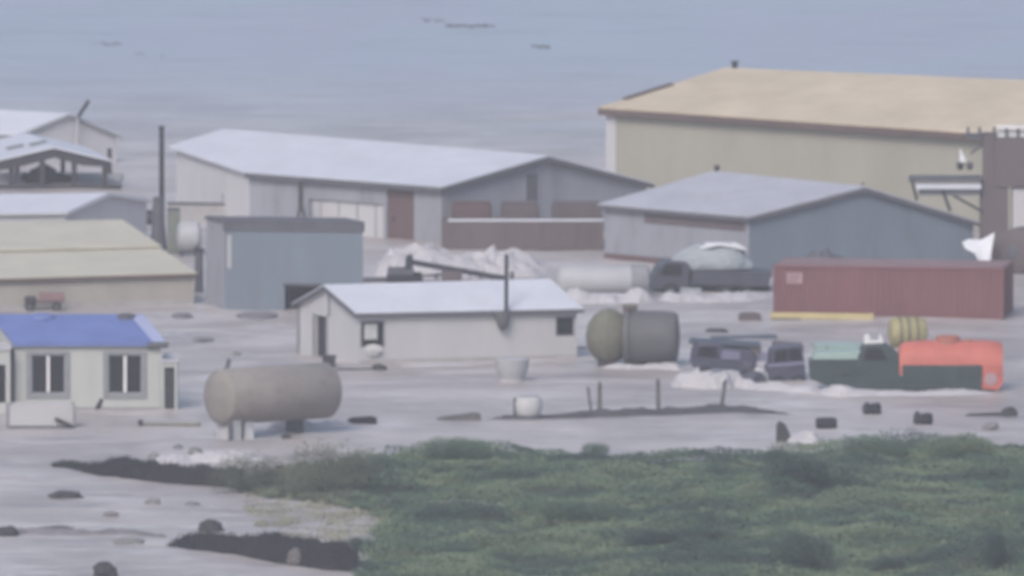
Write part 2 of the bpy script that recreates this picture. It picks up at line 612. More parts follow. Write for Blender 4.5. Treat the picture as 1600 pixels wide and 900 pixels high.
# ================================================================== SETTING
def build_ground():
    xs = [-1100, -800, -500, -300, -180, -110, -70, -50] + [-40 + .5 * i for i in range(161)] + [50, 70, 110, 180, 300, 500, 800, 1100]
    ys = [-250, -180, -120, -60, -20, 0, 20, 60, 100, 140, 180, 220, 260, 300, 350, 400, 440, 465, 480, 490, 500, 508]
    y = 514.0
    while y < 600:
        ys.append(y); y += .5
    ys += [606, 620, 640, 660, 680, 700, 730, 770, 830, 900, 1000]
    vs = [(x, y, hgt(x, y)) for y in ys for x in xs]
    n = len(xs)
    fs = [(j * n + i, j * n + i + 1, (j + 1) * n + i + 1, (j + 1) * n + i) for j in range(len(ys) - 1) for i in range(n - 1)]
    me = bpy.data.meshes.new('ground')
    me.from_pydata(vs, [], fs)
    me.shade_smooth()
    o = bpy.data.objects.new('ground', me)
    col.objects.link(o)
    o['kind'] = 'structure'
    o['label'] = 'low green land in front of the flooded yard'
    return o, me, vs

ground, ground_me, ground_vs = build_ground()

def veg_at(x, y):
    if y < 470:
        return 1.0
    if y > 612:
        return 0.0
    return 1.0 if vdist(x, y) > 0 else 0.0

def ground_material():
    m = bpy.data.materials.new('yard_dust')
    m.use_nodes = True
    t = m.node_tree
    b = t.nodes['Principled BSDF']
    b.inputs['Roughness'].default_value = .95
    b.inputs['Specular IOR Level'].default_value = .15
    tc = t.nodes.new('ShaderNodeTexCoord')
    def nn(scale, det, stretch, lo, hi, c0, c1):
        mp = t.nodes.new('ShaderNodeMapping')
        mp.inputs['Scale'].default_value = stretch
        t.links.new(tc.outputs['Object'], mp.inputs[0])
        n = t.nodes.new('ShaderNodeTexNoise')
        n.inputs['Scale'].default_value = scale
        n.inputs['Detail'].default_value = det
        n.inputs['Roughness'].default_value = .6
        t.links.new(mp.outputs[0], n.inputs['Vector'])
        r = t.nodes.new('ShaderNodeValToRGB')
        r.color_ramp.elements[0].position, r.color_ramp.elements[1].position = lo, hi
        r.color_ramp.elements[0].color, r.color_ramp.elements[1].color = (*c0, 1), (*c1, 1)
        t.links.new(n.outputs[0], r.inputs[0])
        return r.outputs[0]
    def mix(f, a, c):
        x = t.nodes.new('ShaderNodeMix')
        x.data_type = 'RGBA'
        t.links.new(f, x.inputs[0])
        t.links.new(a, x.inputs[6])
        if isinstance(c, tuple):
            x.inputs[7].default_value = (*c, 1)
        else:
            t.links.new(c, x.inputs[7])
        return x.outputs[2]
    base = nn(.16, 8, (1, .30, 1), .33, .68, (.33, .31, .31), (.45, .43, .43))
    dark = nn(.5, 9, (.7, .12, 1), .56, .74, (0, 0, 0), (.55, .55, .55))
    c = mix(dark, base, (.19, .18, .18))
    lite = nn(.23, 7, (.5, .12, 1), .58, .75, (0, 0, 0), (.7, .7, .7))
    c = mix(lite, c, (.56, .54, .54))
    at = t.nodes.new('ShaderNodeAttribute')
    at.attribute_name = 'veg'
    gr = nn(.5, 8, (1, .5, 1), .35, .65, (.07, .09, .06), (.12, .13, .085))
    c = mix(at.outputs['Fac'], c, gr)
    t.links.new(c, b.inputs['Base Color'])
    n3 = t.nodes.new('ShaderNodeTexNoise')
    n3.inputs['Scale'].default_value = 2.2
    n3.inputs['Detail'].default_value = 8
    t.links.new(tc.outputs['Object'], n3.inputs['Vector'])
    bp = t.nodes.new('ShaderNodeBump')
    bp.inputs['Strength'].default_value = .5
    bp.inputs['Distance'].default_value = .25
    t.links.new(n3.outputs[0], bp.inputs['Height'])
    t.links.new(bp.outputs[0], b.inputs['Normal'])
    return m

ground_me.materials.append(ground_material())
at = ground_me.attributes.new('veg', 'FLOAT', 'POINT')
at.data.foreach_set('value', [veg_at(x, y) if y < 600 else 0.0 for x, y, z in ground_vs])

def build_water():
    m = bpy.data.materials.new('flood_water')
    m.use_nodes = True
    t = m.node_tree
    b = t.nodes['Principled BSDF']
    b.inputs['Roughness'].default_value = .38
    b.inputs['IOR'].default_value = 1.33
    b.inputs['Specular IOR Level'].default_value = .28
    tc = t.nodes.new('ShaderNodeTexCoord')
    def tex(scale, det, stretch, rough=.6):
        mp = t.nodes.new('ShaderNodeMapping')
        mp.inputs['Scale'].default_value = stretch
        t.links.new(tc.outputs['Object'], mp.inputs[0])
        n = t.nodes.new('ShaderNodeTexNoise')
        n.inputs['Scale'].default_value = scale
        n.inputs['Detail'].default_value = det
        n.inputs['Roughness'].default_value = rough
        n.inputs['Distortion'].default_value = .4
        t.links.new(mp.outputs[0], n.inputs['Vector'])
        return n.outputs[0]
    def ramp(f, lo, hi, c0, c1):
        r = t.nodes.new('ShaderNodeValToRGB')
        r.color_ramp.elements[0].position, r.color_ramp.elements[1].position = lo, hi
        r.color_ramp.elements[0].color, r.color_ramp.elements[1].color = (*c0, 1), (*c1, 1)
        t.links.new(f, r.inputs[0])
        return r.outputs[0]
    def mix(f, a, c):
        x = t.nodes.new('ShaderNodeMix')
        x.data_type = 'RGBA'
        t.links.new(f, x.inputs[0])
        t.links.new(a, x.inputs[6])
        if isinstance(c, tuple):
            x.inputs[7].default_value = (*c, 1)
        else:
            t.links.new(c, x.inputs[7])
        return x.outputs[2]
    silt = ramp(tex(.13, 7, (.8, .8, 1)), .36, .64, (.315, .28, .27), (.475, .43, .415))
    streak = ramp(tex(.30, 8, (.45, .75, 1), .65), .52, .70, (0, 0, 0), (.75, .75, .75))
    c = mix(streak, silt, (.20, .185, .195))
    foam = ramp(tex(.25, 9, (.4, .7, 1.7), .7), .52, .70, (0, 0, 0), (.85, .85, .85))
    c = mix(foam, c, (.58, .545, .545))
    # thin broken foam lines drawn out along the flow
    ab = t.nodes.new('ShaderNodeMath')
    ab.operation = 'SUBTRACT'
    t.links.new(tex(.34, 6, (.22, .85, 1.3), .6), ab.inputs[0])
    ab.inputs[1].default_value = .5
    ab2 = t.nodes.new('ShaderNodeMath')
    ab2.operation = 'ABSOLUTE'
    t.links.new(ab.outputs[0], ab2.inputs[0])
    line = ramp(ab2.outputs[0], .0, .035, (.8, .8, .8), (0, 0, 0))
    gate = ramp(tex(.12, 5, (.8, .8, 2.1)), .46, .6, (0, 0, 0), (1, 1, 1))
    mu = t.nodes.new('ShaderNodeMix')
    mu.data_type = 'RGBA'
    mu.blend_type = 'MULTIPLY'
    mu.inputs[0].default_value = 1.0
    t.links.new(line, mu.inputs[6])
    t.links.new(gate, mu.inputs[7])
    c = mix(mu.outputs[2], c, (.62, .59, .59))
    sea = ramp(tex(.045, 6, (1, .45, 1)), .36, .64, (.35, .37, .455), (.34, .40, .465))
    wave = ramp(tex(.22, 7, (.35, .8, 1), .65), .52, .74, (0, 0, 0), (.6, .6, .6))
    sea = mix(wave, sea, (.215, .245, .315))
    crest = ramp(tex(.2, 8, (.35, .8, 1.7), .7), .54, .76, (0, 0, 0), (.45, .45, .45))
    sea = mix(crest, sea, (.46, .48, .58))
    # the silt of the flood thins out to sea
    sx = t.nodes.new('ShaderNodeSeparateXYZ')
    t.links.new(tc.outputs['Object'], sx.inputs[0])
    nn_ = t.nodes.new('ShaderNodeMath')
    nn_.operation = 'MULTIPLY_ADD'
    t.links.new(tex(.05, 4, (1, 1, 1)), nn_.inputs[0])
    nn_.inputs[1].default_value = 60
    t.links.new(sx.outputs['Y'], nn_.inputs[2])
    mr = t.nodes.new('ShaderNodeMapRange')
    mr.interpolation_type = 'SMOOTHSTEP'
    mr.inputs[1].default_value, mr.inputs[2].default_value = 765, 880
    mr.inputs[3].default_value, mr.inputs[4].default_value = 0.0, 1.0
    t.links.new(nn_.outputs[0], mr.inputs[0])
    c = mix(mr.outputs[0], c, sea)
    t.links.new(c, b.inputs['Base Color'])
    hsum = t.nodes.new('ShaderNodeMath')
    hsum.operation = 'MULTIPLY_ADD'
    t.links.new(tex(.16, 6, (.45, 1, 1)), hsum.inputs[0])
    hsum.inputs[1].default_value = 3.0
    t.links.new(tex(.9, 6, (.5, 1, 1)), hsum.inputs[2])
    bp = t.nodes.new('ShaderNodeBump')
    bp.inputs['Strength'].default_value = .9
    bp.inputs['Distance'].default_value = .22
    t.links.new(hsum.outputs[0], bp.inputs['Height'])
    t.links.new(bp.outputs[0], b.inputs['Normal'])
    xs = [-1100, -700, -400, -200, -100, -60] + [-40 + i for i in range(81)] + [60, 100, 200, 400, 700, 1100]
    ys = [475, 500, 515] + [520 + .8 * i for i in range(500)] + [930, 980, 1060, 1200, 1500, 2000, 2520]
    def wz(x, y):
        if abs(x) > 45 or y > 920 or y < 518:
            return 0.0
        return .07 * nz(x * .5, y, .35, 101) + .045 * nz(x * .7, y, 1.0, 102)
    me = bpy.data.meshes.new('flood_water')
    k = len(xs)
    me.from_pydata([(x, y, wz(x, y)) for y in ys for x in xs], [], [(j * k + i, j * k + i + 1, (j + 1) * k + i + 1, (j + 1) * k + i) for j in range(len(ys) - 1) for i in range(k - 1)])
    me.shade_smooth()
    me.materials.append(m)
    o = bpy.data.objects.new('flood_water', me)
    col.objects.link(o)
    o['kind'] = 'structure'
    o['label'] = 'mauve grey flood water round the buildings running out into blue grey sea'
build_water()

# ================================================================== BUILDINGS
# --- cream warehouse with the tan roof, far right
P = T(948, 318)
Q = T(1720, 375)
L = Q - P
Lp = Vector((-L.y, L.x, 0)).normalized()
mid = T(1140, 296)
W = (mid - P) * 2
he = zat(P, 170)
hr = zat(mid, 110)
heR = zat(Q, 222)
WF = W * 1.25
yw = gable_house('cream_warehouse', 'large cream warehouse with tan roof and brown eave, largest building at the back right', 'warehouse',
                 P, L, W, he, hr, 'yellow_wall', 'tan_roof', trim='brown_trim', trim_h=.38, oh=.35, th=.18, heL=heR, hrL=hr + .35, W_far=WF)
MB().wbox(Vector((0, 0, 0)), yw['U'], yw['N'], -.02, .75, .004, .06, 0, he - .3).build('corner_trim', 'pale_wall', yw['root'])
MB().beam(yw['RP'](.08, -.004) + Vector((0, 0, .06)), yw['RP'](.27, -.004) + Vector((0, 0, .06)), .35, .12).build('verge_flashing', 'brown_trim', yw['roof'])
q = yw['RP'](.5, .01)
MB().lathe(q + Vector((0, 0, -.05)), (0, 0, 1), [(0, .16), (.35, .16), (.36, .26), (.46, .22)], 12).build('roof_vent', 'dark_metal', yw['roof'])

# --- long shed with the white roof and grey gable
P = T(690, 380)
L = T(195, 341) - P
mid = T(851, 369)
W = (mid - P) * 2
he = zat(P, 292)
hr = zat(mid, 245)
hl = L.length
ws = gable_house('white_roof_shed', 'long grey shed with white roof, its gable behind the brown open bin', 'shed', P, L, W, he, hr, 'grey_wall', 'white_roof', he2=he - .55,
                 cut=(.60, .25), cutm='pale_wall', trim_h=.26, trim='dark_trim', oh=.28, hrL=zat(P + L + W / 2, 204),
                 holes_f=[(hl * .415 * .6 / .6, hl * .415 + 0.001, 0.2, 0.3)] if False else [(hl * .18, hl * .41, .0, he * .62), (hl * .085, hl * .17, 0, he * .9)],
                 )
U, N, Ug, Ng = ws['U'], ws['N'], ws['Ug'], ws['Ng']
O0 = Vector((0, 0, 0))
d = MB().wbox(O0, U, N, hl * .18 - .1, hl * .41 + .1, -.2, -.15, 0, he * .62 - .01).build('sliding_door', 'pale_wall', ws['root'])
for i in range(4):
    u = hl * .18 + (hl * .23) * (i + .5) / 4
    MB().wbox(O0, U, N, u - .03, u + .03, -.148, -.1, 0.02, he * .62 - .03).build('door_batten', 'grey_wall', d)
d = MB().wbox(O0, U, N, hl * .085 - .05, hl * .17 + .05, -.2, -.14, 0, he * .9 - .01).build('door', 'rust_red', ws['root'])
MB().wbox(O0, U, N, hl * .15, hl * .156, -.138, -.06, 1.0, 1.3).build('handle', 'dark_metal', d)
d = MB().wbox(O0, Ug, Ng, W.length * .405, W.length * .465, .004, .05, 1.3, 3.55).build('gable_hatch', 'dark_trim', ws['root'])
d2 = MB()
for u in (.398, .465):
    d2.wbox(O0, Ug, Ng, W.length * u, W.length * (u + .007), .004, .1, 1.2, 3.6)
d2.wbox(O0, Ug, Ng, W.length * .395, W.length * .475, .004, .12, 3.6, 3.7)
d2.build('frame', 'grey_wall', d)
# timber trestle leaning on the front wall
P2 = T(470, 367)
tr = thing('timber_trestle', 'dark timber trestle standing against the front of the white roofed shed', 'trestle', P2)
s2 = ppm(P2)
h = (367 - 283) / s2
MB().beam((0, 0, h * .45), (0, .1, h), .28).build('post', 'dark_timber', tr)
MB().beam((-.35, 0, 0), (-.03, .05, h * .55), .16).build('leg', 'dark_timber', tr)
MB().beam((.4, 0, 0), (.05, .05, h * .55), .16).build('leg', 'dark_timber', tr)

# --- blue grey shed in front of the warehouse
P = T(1170, 425)
L = T(945, 405) - P
mid = T(1346, 418)
W = (mid - P) * 2
he, hr = zat(P, 339), zat(mid, 293)
g2 = gable_house('bluegrey_shed', 'blue grey gabled shed with pale grey roof behind the red container', 'shed', P, L, W, he, hr, 'grey_wall', 'grey_roof', gablem='bluegrey_wall',
                 he2=he - .75, trim_h=.22, oh=.25, hrL=zat(P + L + W / 2, 270))
q = g2['RP'](.5, 1.0)
MB().lathe(q, (0, 0, 1), [(-.1, .13), (.22, .13), (.23, .2), (.32, .15)], 12).build('roof_vent', 'dark_metal', g2['roof'])
q = g2['RP'](.5, 0)
MB().beam(q + Vector((0, -.05, -.05)), q + Vector((.12, -.05, .22)), .1).build('ridge_finial', 'dark_trim', g2['roof'])
MB().wbox(O0, g2['U'], g2['N'], .1, g2['L'].length, .004, .08, .0, .35).build('plinth', 'rust_red', g2['root'])
MB().wbox(O0, g2['U'], g2['N'], .3, g2['L'].length * .72, .004, .05, he - .75, he - .22).build('wall_band', 'brown_bin', g2['root'])

# --- flat topped blue grey block in the middle left
P = T(352, 485)
L = T(567, 488) - P
W = T(319, 477) - P
he = zat(P, 347)
bx = thing('flat_roof_block', 'tall flat roofed blue grey block beside the yellow roofed building', 'building', P)
U = Vector((L.x, L.y, 0)).normalized()
Wv = Vector((W.x, W.y, 0)) * .9
N = U.cross(Vector((0, 0, 1)))
if N.y > 0:
    N = -N
LL = L.length
s2 = ppm(P)
hx0, hx1 = (446 - 352) / s2, (500 - 352) / s2
mb = MB()
wall_mesh(mb, O0, U, N, LL, he, [(hx0, hx1, 0, 1.35), (.05, .33, he - 2.4, he - .55)], .3)
mb.build('front_wall', 'bluegrey_wall', bx)
Uw = Wv.normalized()
Nw = Uw.cross(Vector((0, 0, 1)))
if Nw.x > 0:
    Nw = -Nw
mb = MB()
wall_mesh(mb, O0, Uw, Nw, Wv.length, he)
mb.build('side_wall', 'grey_wall', bx)
mb = MB()
A, B, C, D = O0, U * LL, U * LL + Wv, Wv
Z = Vector((0, 0, 1))
mb.add([B, C, C + Z * he, B + Z * he], [(0, 1, 2, 3)]).add([C, D, D + Z * he, C + Z * he], [(0, 1, 2, 3)])
mb.build('rear_wall', 'grey_wall', bx)
o_ = .12
def ex(p):
    c = (A + B + C + D) / 4
    return p + (p - c).normalized() * o_
mb = MB()
mb.slab([ex(p) + Z * (he + .14) for p in (A, B, C, D)], .13)
rf = mb.build('roof', 'dark_trim', bx)
mb = MB()
mb.wbox(O0, U, N, -.1, LL + .1, .004, .06, he - .4, he - .02)
mb.build('fascia', 'dark_trim', rf)
MB().wbox(O0, U, N, hx0 - .05, hx1 + .05, -1.6, -1.5, -.05, 1.45).build('garage_door', 'dark_void', bx)  # near-black panel stands for the unlit depth behind the garage opening
MB().wbox(O0, U, N, hx0 - .1, hx1 + .1, .004, .08, 1.35, 1.5).build('lintel', 'dark_trim', bx)
MB().wbox(O0, U, N, .05, .33, -.14, -.1, he - 2.4, he - .55).build('window', 'tank_white', bx)
# downpipe stack at its left corner
P2 = T(311, 458)
st = thing('vent_stack', 'dark upright stack at the left corner of the flat roofed block', 'post', P2)
hh = zat(P2, 390)
MB().lathe((0, 0, 0), (0, 0, 1), [(0, .24), (hh * .9, .2), (hh, .2)], 14).build('shaft', 'dark_trim', st)
MB().lathe((0, 0, hh), (0, 0, 1), [(0, .28), (.12, .28)], 14).build('cap', 'dark_metal', st)

# --- low building with the stepped yellow roof, left edge
P = T(303, 476)
L = T(-60, 486) - P
mid = T(187, 436)
W = (mid - P) * 2
he, hr = zat(P, 428), zat(mid, 345)
yb = gable_house('yellow_roof_building', 'low beige building with broad stepped yellowish roof at the left edge', 'building', P, L, W, he, hr - .16, 'beige_wall', 'yellow_roof',
                 trim='brown_trim', trim_h=.16, oh=.15, th=.10, tiers=2)
MB().wbox(O0, yb['U'], yb['N'], 0, yb['L'].length, .004, .06, 0, .28).build('plinth', 'concrete', yb['root'])

# --- small white roofed shed behind the yellow roof
P = T(102, 392)
L = T(-60, 394) - P
mid = T(166, 382)
W = (mid - P) * 2
he, hr = zat(P, 333), zat(mid, 304)
gable_house('white_low_shed', 'low white roofed shed just behind the yellow roofed building', 'shed', P, L, W, he, hr, 'pale_wall', 'white_roof', gablem='pale_wall', trim='pale_wall', trim_h=.1, oh=.15)

# --- far white roof at the left edge, behind the pavilion
P = T(26, 262)
L = T(-120, 255) - P
mid = T(104, 258)
W = (mid - P) * 2
he, hr = zat(P, 211), zat(mid, 179)
gable_house('far_white_roof_shed', 'far grey shed with white roof behind the open pavilion', 'shed', P, L, W, he, hr, 'pale_wall', 'white_roof', gablem='pale_wall', trim='frame_grey', trim_h=.12, oh=.2, he2=he - .3)
P2 = T(122, 258)
mm = thing('leaning_mast', 'short dark leaning pole beyond the far white roof by the sea', 'pole', P2)
za, zb = zat(P2, 182), zat(P2, 156)
MB().tube((-.15, 0, 0), (0, 0, za), .06, 10).build('stay', 'pale_wall', mm)
MB().tube((0, 0, za - .02), (17 / ppm(P2), 0, zb), .12, 10).build('boom', 'dark_metal', mm)

# --- open pavilion
P = T(85, 296)
pv = thing('open_pavilion', 'open sided pavilion with dark posts and white gabled roof at the left', 'pavilion', P)
s2 = ppm(P)
def lx(px): return (px - 85) / s2
def lz(py): return (296 - py) / s2
for px in (18, 66, 116, 164):
    MB().box(lx(px) - .15, lx(px) + .15, -.15, .15, .25, lz(258) + (.55 if px in (66, 116) else .1)).build('post', 'dark_timber', pv)
for px in (18, 90, 164):
    MB().box(lx(px) - .13, lx(px) + .13, 8.6, 8.9, .25, lz(258) + .3).build('post', 'dark_timber', pv)
MB().box(lx(-20), lx(185), -.35, 9.2, 0, .24).build('floor_slab', 'concrete', pv)
MB().box(lx(-20), lx(190), -.55, -.353, -.02, .32).build('edge_beam', 'dark_timber', pv, bevel=.04)
ez, rz = lz(252), lz(231)
mb = MB()
for a, b in (((lx(-6), ez), (lx(85), rz)), ((lx(85), rz), (lx(176), ez))):
    mb.slab([(a[0], -.5, a[1] + .12), (b[0], -.5, b[1] + .12), (b[0] - (2.0), 10, b[1] + .12), (a[0] - 2.0, 10, a[1] + .12)], .11)
rf = mb.build('roof', 'white_roof', pv)
mb = MB()
mb.prism([(lx(-4), ez - .55), (lx(-4), ez), (lx(85), rz), (lx(174), ez), (lx(174), ez - .3), (lx(130), ez - .22), (lx(85), rz - .55), (lx(40), ez - .22)], -.35, -.2)
mb.build('gable_board', 'dark_timber', pv)
for a_, b_ in ((-.9, 2.2), (-2.3, 3.0)):
    f0 = (rz - ez) / (lx(85) - lx(-6))
    def rzz(x, y): return ez + .14 + (x + (y + .5) * 2.0 / 10.5 - lx(-6)) * f0
    q = [(a_ - .55, b_), (a_ + .45, b_), (a_ + .2, b_ + 1.6), (a_ - .8, b_ + 1.6)]
    MB().slab([(x, y, rzz(x, y) + .03) for x, y in q], .02).build('roof_patch', 'frame_grey', rf)
MB().box(lx(30), lx(95), 3, 4, .25, .7).build('bench', 'dark_timber', pv)
# heap of netting under the pavilion roof
mb = MB()
lump(mb, (lx(66), 1.6, .4), 1.0, .7, .9, 4, 3, .25, .25)
lump(mb, (lx(80), 1.8, .3), 1.5, .7, .45, 5, 3, .25, .25)
tag(mb.build('netting_heap', 'dark_earth', None, P), 'dark pointed heap under the pavilion roof', 'heap')

# --- tall chimney
P = T(249, 392)
ch = thing('tall_chimney', 'tall thin dark chimney pipe rising behind the yellow roof', 'chimney', P)
h1, h2 = zat(P, 306), zat(P, 198)
s2 = ppm(P)
MB().lathe((-.05, 0, 0), (0, 0, 1), [(0, .5), (h1 * .5, .36), (h1 * .98, .3), (h1, .2)], 16).build('base', 'dark_trim', ch, smooth=True)
MB().lathe((.14, 0, .1), (0, 0, 1), [(0, .16), (h2 - .25, .14), (h2 - .12, .14)], 14).build('pipe', 'dark_metal', ch, smooth=True)
MB().lathe((.14, 0, h2 - .05), (0, 0, 1), [(0, .17), (.12, .17)], 14).build('rim', 'dark_metal', ch)

# dark hull beside the chimney
P = T(205, 352)
s2 = ppm(P)
mb = MB()
st_ = [(-1.45, .05, 1.25), (-1.2, .35, 1.0), (-.5, .7, .85), (.5, .8, .8), (1.3, .75, .82)]
vs, fs = [], []
for x, w, z in st_:
    for k in range(7):
        a = math.pi * k / 6
        vs.append((x, -math.cos(a) * w, z - math.sin(a) * (z - .05) * (.55 if x < -1 else 1)))
for i in range(len(st_) - 1):
    fs += [(i * 7 + k, i * 7 + k + 1, (i + 1) * 7 + k + 1, (i + 1) * 7 + k) for k in range(6)]
    fs.append((i * 7, (i + 1) * 7, (i + 1) * 7 + 6, i * 7 + 6))
fs += [tuple(range(7)), tuple(range(28, 35))]
mb.add(vs, fs)
bo = thing('beached_boat', 'small dark beached boat with raised bow left of the chimney', 'boat', P)
MB.build(mb, 'hull', 'dark_trim', bo, smooth=True)
MB().box(-.9, 1.2, -.82, -.74, .78, .9).build('gunwale', 'dark_metal', bo)
MB().box(.2, .5, -.6, .6, .83, .9).build('thwart', 'wood_grey', bo)
# grey green box and white tank right of the chimney
P = T(271, 398)
bb = thing('green_cabinet', 'grey green cabinet standing right beside the chimney base', 'cabinet', P)
h = zat(P, 327)
MB().box(-.33, .33, 0, .8, .05, h).build('body', mat('cabinet_green', (.17, .19, .16), .7, .1, 2), bb, bevel=.03)
MB().box(-.28, .28, -.03, -.003, .2, h - .2).build('door', 'cabinet_green', bb)
MB().box(-.36, .36, -.04, .84, h + .003, h + .06).build('lid', 'dark_trim', bb)
P = T(296, 402)
wt = thing('white_drum_tank', 'small white tank with rounded end on a dark cradle beside the chimney', 'tank', P)
rr = (394 - 345) / ppm(P) / 2
MB().lathe((-.7, .6, rr + .22), (1, .1, 0), [(0, rr * .5), (.08, rr * .85), (.25, rr), (1.1, rr), (1.25, rr * .85), (1.33, rr * .5)], 24).build('shell', 'tank_white', wt, smooth=True)
for x in (-.45, .35):
    MB().box(x - .12, x + .12, .1, 1.1, 0, .3).build('cradle', 'dark_trim', wt)
MB().tube((.45, -.32, .6), (.45, -.2, .6), .1, 10).build('valve', 'dark_metal', wt)

# low concrete wall under the pale end of the long shed
P = T(262, 348)
lw = thing('low_concrete_wall', 'low pale concrete wall in front of the white roofed shed', 'wall', P)
P3 = T(392, 350) - P
hh = zat(P, 318)
Uc = Vector((P3.x, P3.y, 0)).normalized()
Nc = Vector((0, -1, 0))
MB().wbox(O0, Uc, Nc, 0, P3.length, -.35, 0, 0, hh).build('body', 'concrete', lw)
MB().wbox(O0, Uc, Nc, -.05, P3.length + .05, -.4, .05, hh + .002, hh + .1).build('coping', 'dark_trim', lw)
P4 = T(355, 349)
MB().box(-.25, .25, .0, .3, 0, .35).add([(-.25, 0, .35), (.25, 0, .35), (.25, .3, .42), (-.25, .3, .42)], [(0, 1, 2, 3)])
bxo = thing('dark_meter_box', 'small dark box on top of the low concrete wall', 'box', (P4.x, P4.y + .03, P.z + hh + .1))
MB().box(-.26, .26, 0, .35, 0, .42).build('body', 'dark_timber', bxo, bevel=.03)
MB().box(-.3, .3, -.04, .39, .423, .47).build('lid', 'brown_trim', bxo)

# --- white gabled cabin in the middle
P = T(560, 569)
L = T(902, 560) - P
W = T(466, 554) - P
mid = P + W / 2
he, hr = zat(P, 488), zat(mid, 447)
LL, WL = L.length, W.length
s2 = ppm(P)
def lu(px): return (px - 560) / (902 - 560) * LL
def wz(py, b=568): return (b - py) / s2
cb = gable_house('white_cabin', 'long white gabled cabin with white roof in the middle of the yard', 'cabin', P, L, W, he, hr, 'white_wall', 'white_roof', trim='dark_trim',
                 trim_h=.17, oh=.22, th=.1, hrL=zat(P + L + W / 2, 438), heL=zat(P + L, 481),
                 holes_f=[(lu(563), lu(602), wz(543), wz(500)), (lu(868), lu(898), wz(526, 561), wz(494, 561))],
                 holes_g=[(WL * .53, WL * .72, .02, 2.15)])
window(cb, 'f', lu(563), lu(602), wz(543), wz(500), 'frame_grey', 'glass_dark', .09, 0)
wn = window(cb, 'f', lu(868), lu(898), wz(526, 561), wz(494, 561), 'frame_grey', 'glass_dark', .07, 0)
MB().wbox(O0, cb['U'], cb['N'], lu(570), lu(590), -.118, -.1, wz(530), wz(506)).build('curtain', 'white_sack', cb['root'])
mb = MB()
lump(mb, cb['U'] * lu(582) + cb['N'] * .12 + Vector((0, 0, wz(546))), .42, .12, .28, 6, 3, .25)
mb.build('window_sacking', 'white_sack', cb['root'])
door(cb, 'g', WL * .53, WL * .72, .02, 2.15, 'dark_void')
mb = MB()
mb.wbox(O0, cb['Ug'], cb['Ng'], WL * .5, WL * .53, .004, .05, .0, 2.25).wbox(O0, cb['Ug'], cb['Ng'], WL * .72, WL * .75, .004, .05, 0, 2.25)
mb.build('door_frame', 'frame_grey', cb['root'])
MB().wbox(O0, cb['Ug'], cb['Ng'], WL * .97, WL * 1.0, .004, .09, 0, he).build('corner_post', 'frame_grey', cb['root'])
MB().wbox(O0, cb['Ug'], cb['Ng'], WL * .46, WL * .49, .004, .06, 2.2, hr - .15).build('gable_strut', 'frame_grey', cb['root'])
MB().wbox(O0, cb['U'], cb['N'], .1, LL, .004, .07, -.1, .2).build('plinth', 'concrete', cb['root'])
# flue pipe on the cabin front
pp = cb['U'] * lu(787) + cb['N'] * .42
mb = MB()
mb.tube(pp + Vector((0, 0, 1.75)), pp + Vector((0.02, 0, zat(P + pp, 396))), .1, 12)
fl = mb.build('flue_pipe', 'dark_metal', cb['root'], smooth=True)
mb = MB()
mb.lathe(pp + Vector((-.18, .1, 1.55)), (0, 0, 1), [(0, .05), (.15, .22), (.55, .36), (.9, .38), (.95, .3)], 16)
mb.build('stove_hopper', 'tank_grey', fl, smooth=True)
# step and scrap at the door
P2 = T(514, 575)
sp = thing('door_step_box', 'dark box step at the door of the white cabin', 'step', P2)
MB().box(-.32, .32, 0, .6, 0, .55).build('body', 'dark_timber', sp, bevel=.03)
MB().box(-.36, .36, -.05, .65, .553, .6).build('tread', 'dark_timber', sp)
P2 = T(563, 580)
sc = thing('scrap_pipe', 'dark pipe with a lump at its end lying before the white cabin', 'pipe', P2)
MB().tube((-1.2, 0, .08), (1.0, -.05, .08), .07).build('pipe', 'dark_metal', sc)
mb = MB()
lump(mb, (.95, 0, .16), .38, .3, .22, 3, 2, .25, 0)
mb.build('end_lump', 'dark_rock', sc)
P2 = T(889, 546)
ty = thing('scrap_tyre_pile', 'dark tyre against the right corner of the white cabin', 'tyre', P2 + Vector((0, -.1, 0)))
def wheel(parent, c, r, w, axis=(0, 1, 0), name='wheel'):
    ax = Vector(axis).normalized()
    c = Vector(c)
    wv = MB().lathe(c - ax * w / 2, ax, [(0, r * .62), (0, r * .9), (w * .18, r), (w * .82, r), (w, r * .9), (w, r * .62)], 20).build(name, 'tyre', parent, smooth=True)
    MB().lathe(c - ax * (w / 2 + .01), ax, [(0, r * .2), (.02, r * .58), (w, r * .58), (w + .02, r * .2)], 16).build('rim', 'rim', wv)
    return wv
MB().lathe((0, 0, .4), (.25, -1, .35), [(0, .2), (0, .36), (.06, .4), (.18, .4), (.24, .36), (.24, .2)], 18).build('tread', 'tyre', ty, smooth=True)
MB().box(-.15, .9, -.05, .25, 0, .12).build('plank', 'dark_timber', ty)

# --- house with the blue roof, left
P = T(24, 641)
Q = T(252, 641)
L = P - Q
P0 = Q
s2 = ppm(Q)
W = Vector((-75 / s2, 7.0, 0))
he = zat(Q, 536)
hr = zat(Q + W / 2, 494)
LL = L.length
def bu(px): return (252 - px) / s2
def bz(py): return (641 - py) / s2
bh = gable_house('blue_roof_house', 'small cream house with bright blue roof and two white mullioned windows', 'house', P0, L, W, he, hr, 'cream_wall', 'blue_roof', trim='blue_roof', trim_h=.14,
                 oh=.15, th=.12, holes_f=[(bu(102), bu(49), bz(615), bz(554)), (bu(222), bu(169), bz(615), bz(554))])
for a, b in ((102, 49), (222, 169)):
    window(bh, 'f', bu(a), bu(b), bz(615), bz(554), 'frame_grey', 'glass_dark', .07, 1, 'frame_white', 'frame_grey', .24)
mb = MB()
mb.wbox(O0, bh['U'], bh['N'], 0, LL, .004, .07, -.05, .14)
mb.build('plinth', 'frame_grey', bh['root'])  # grey tone draws a shadow line along the foot of the house
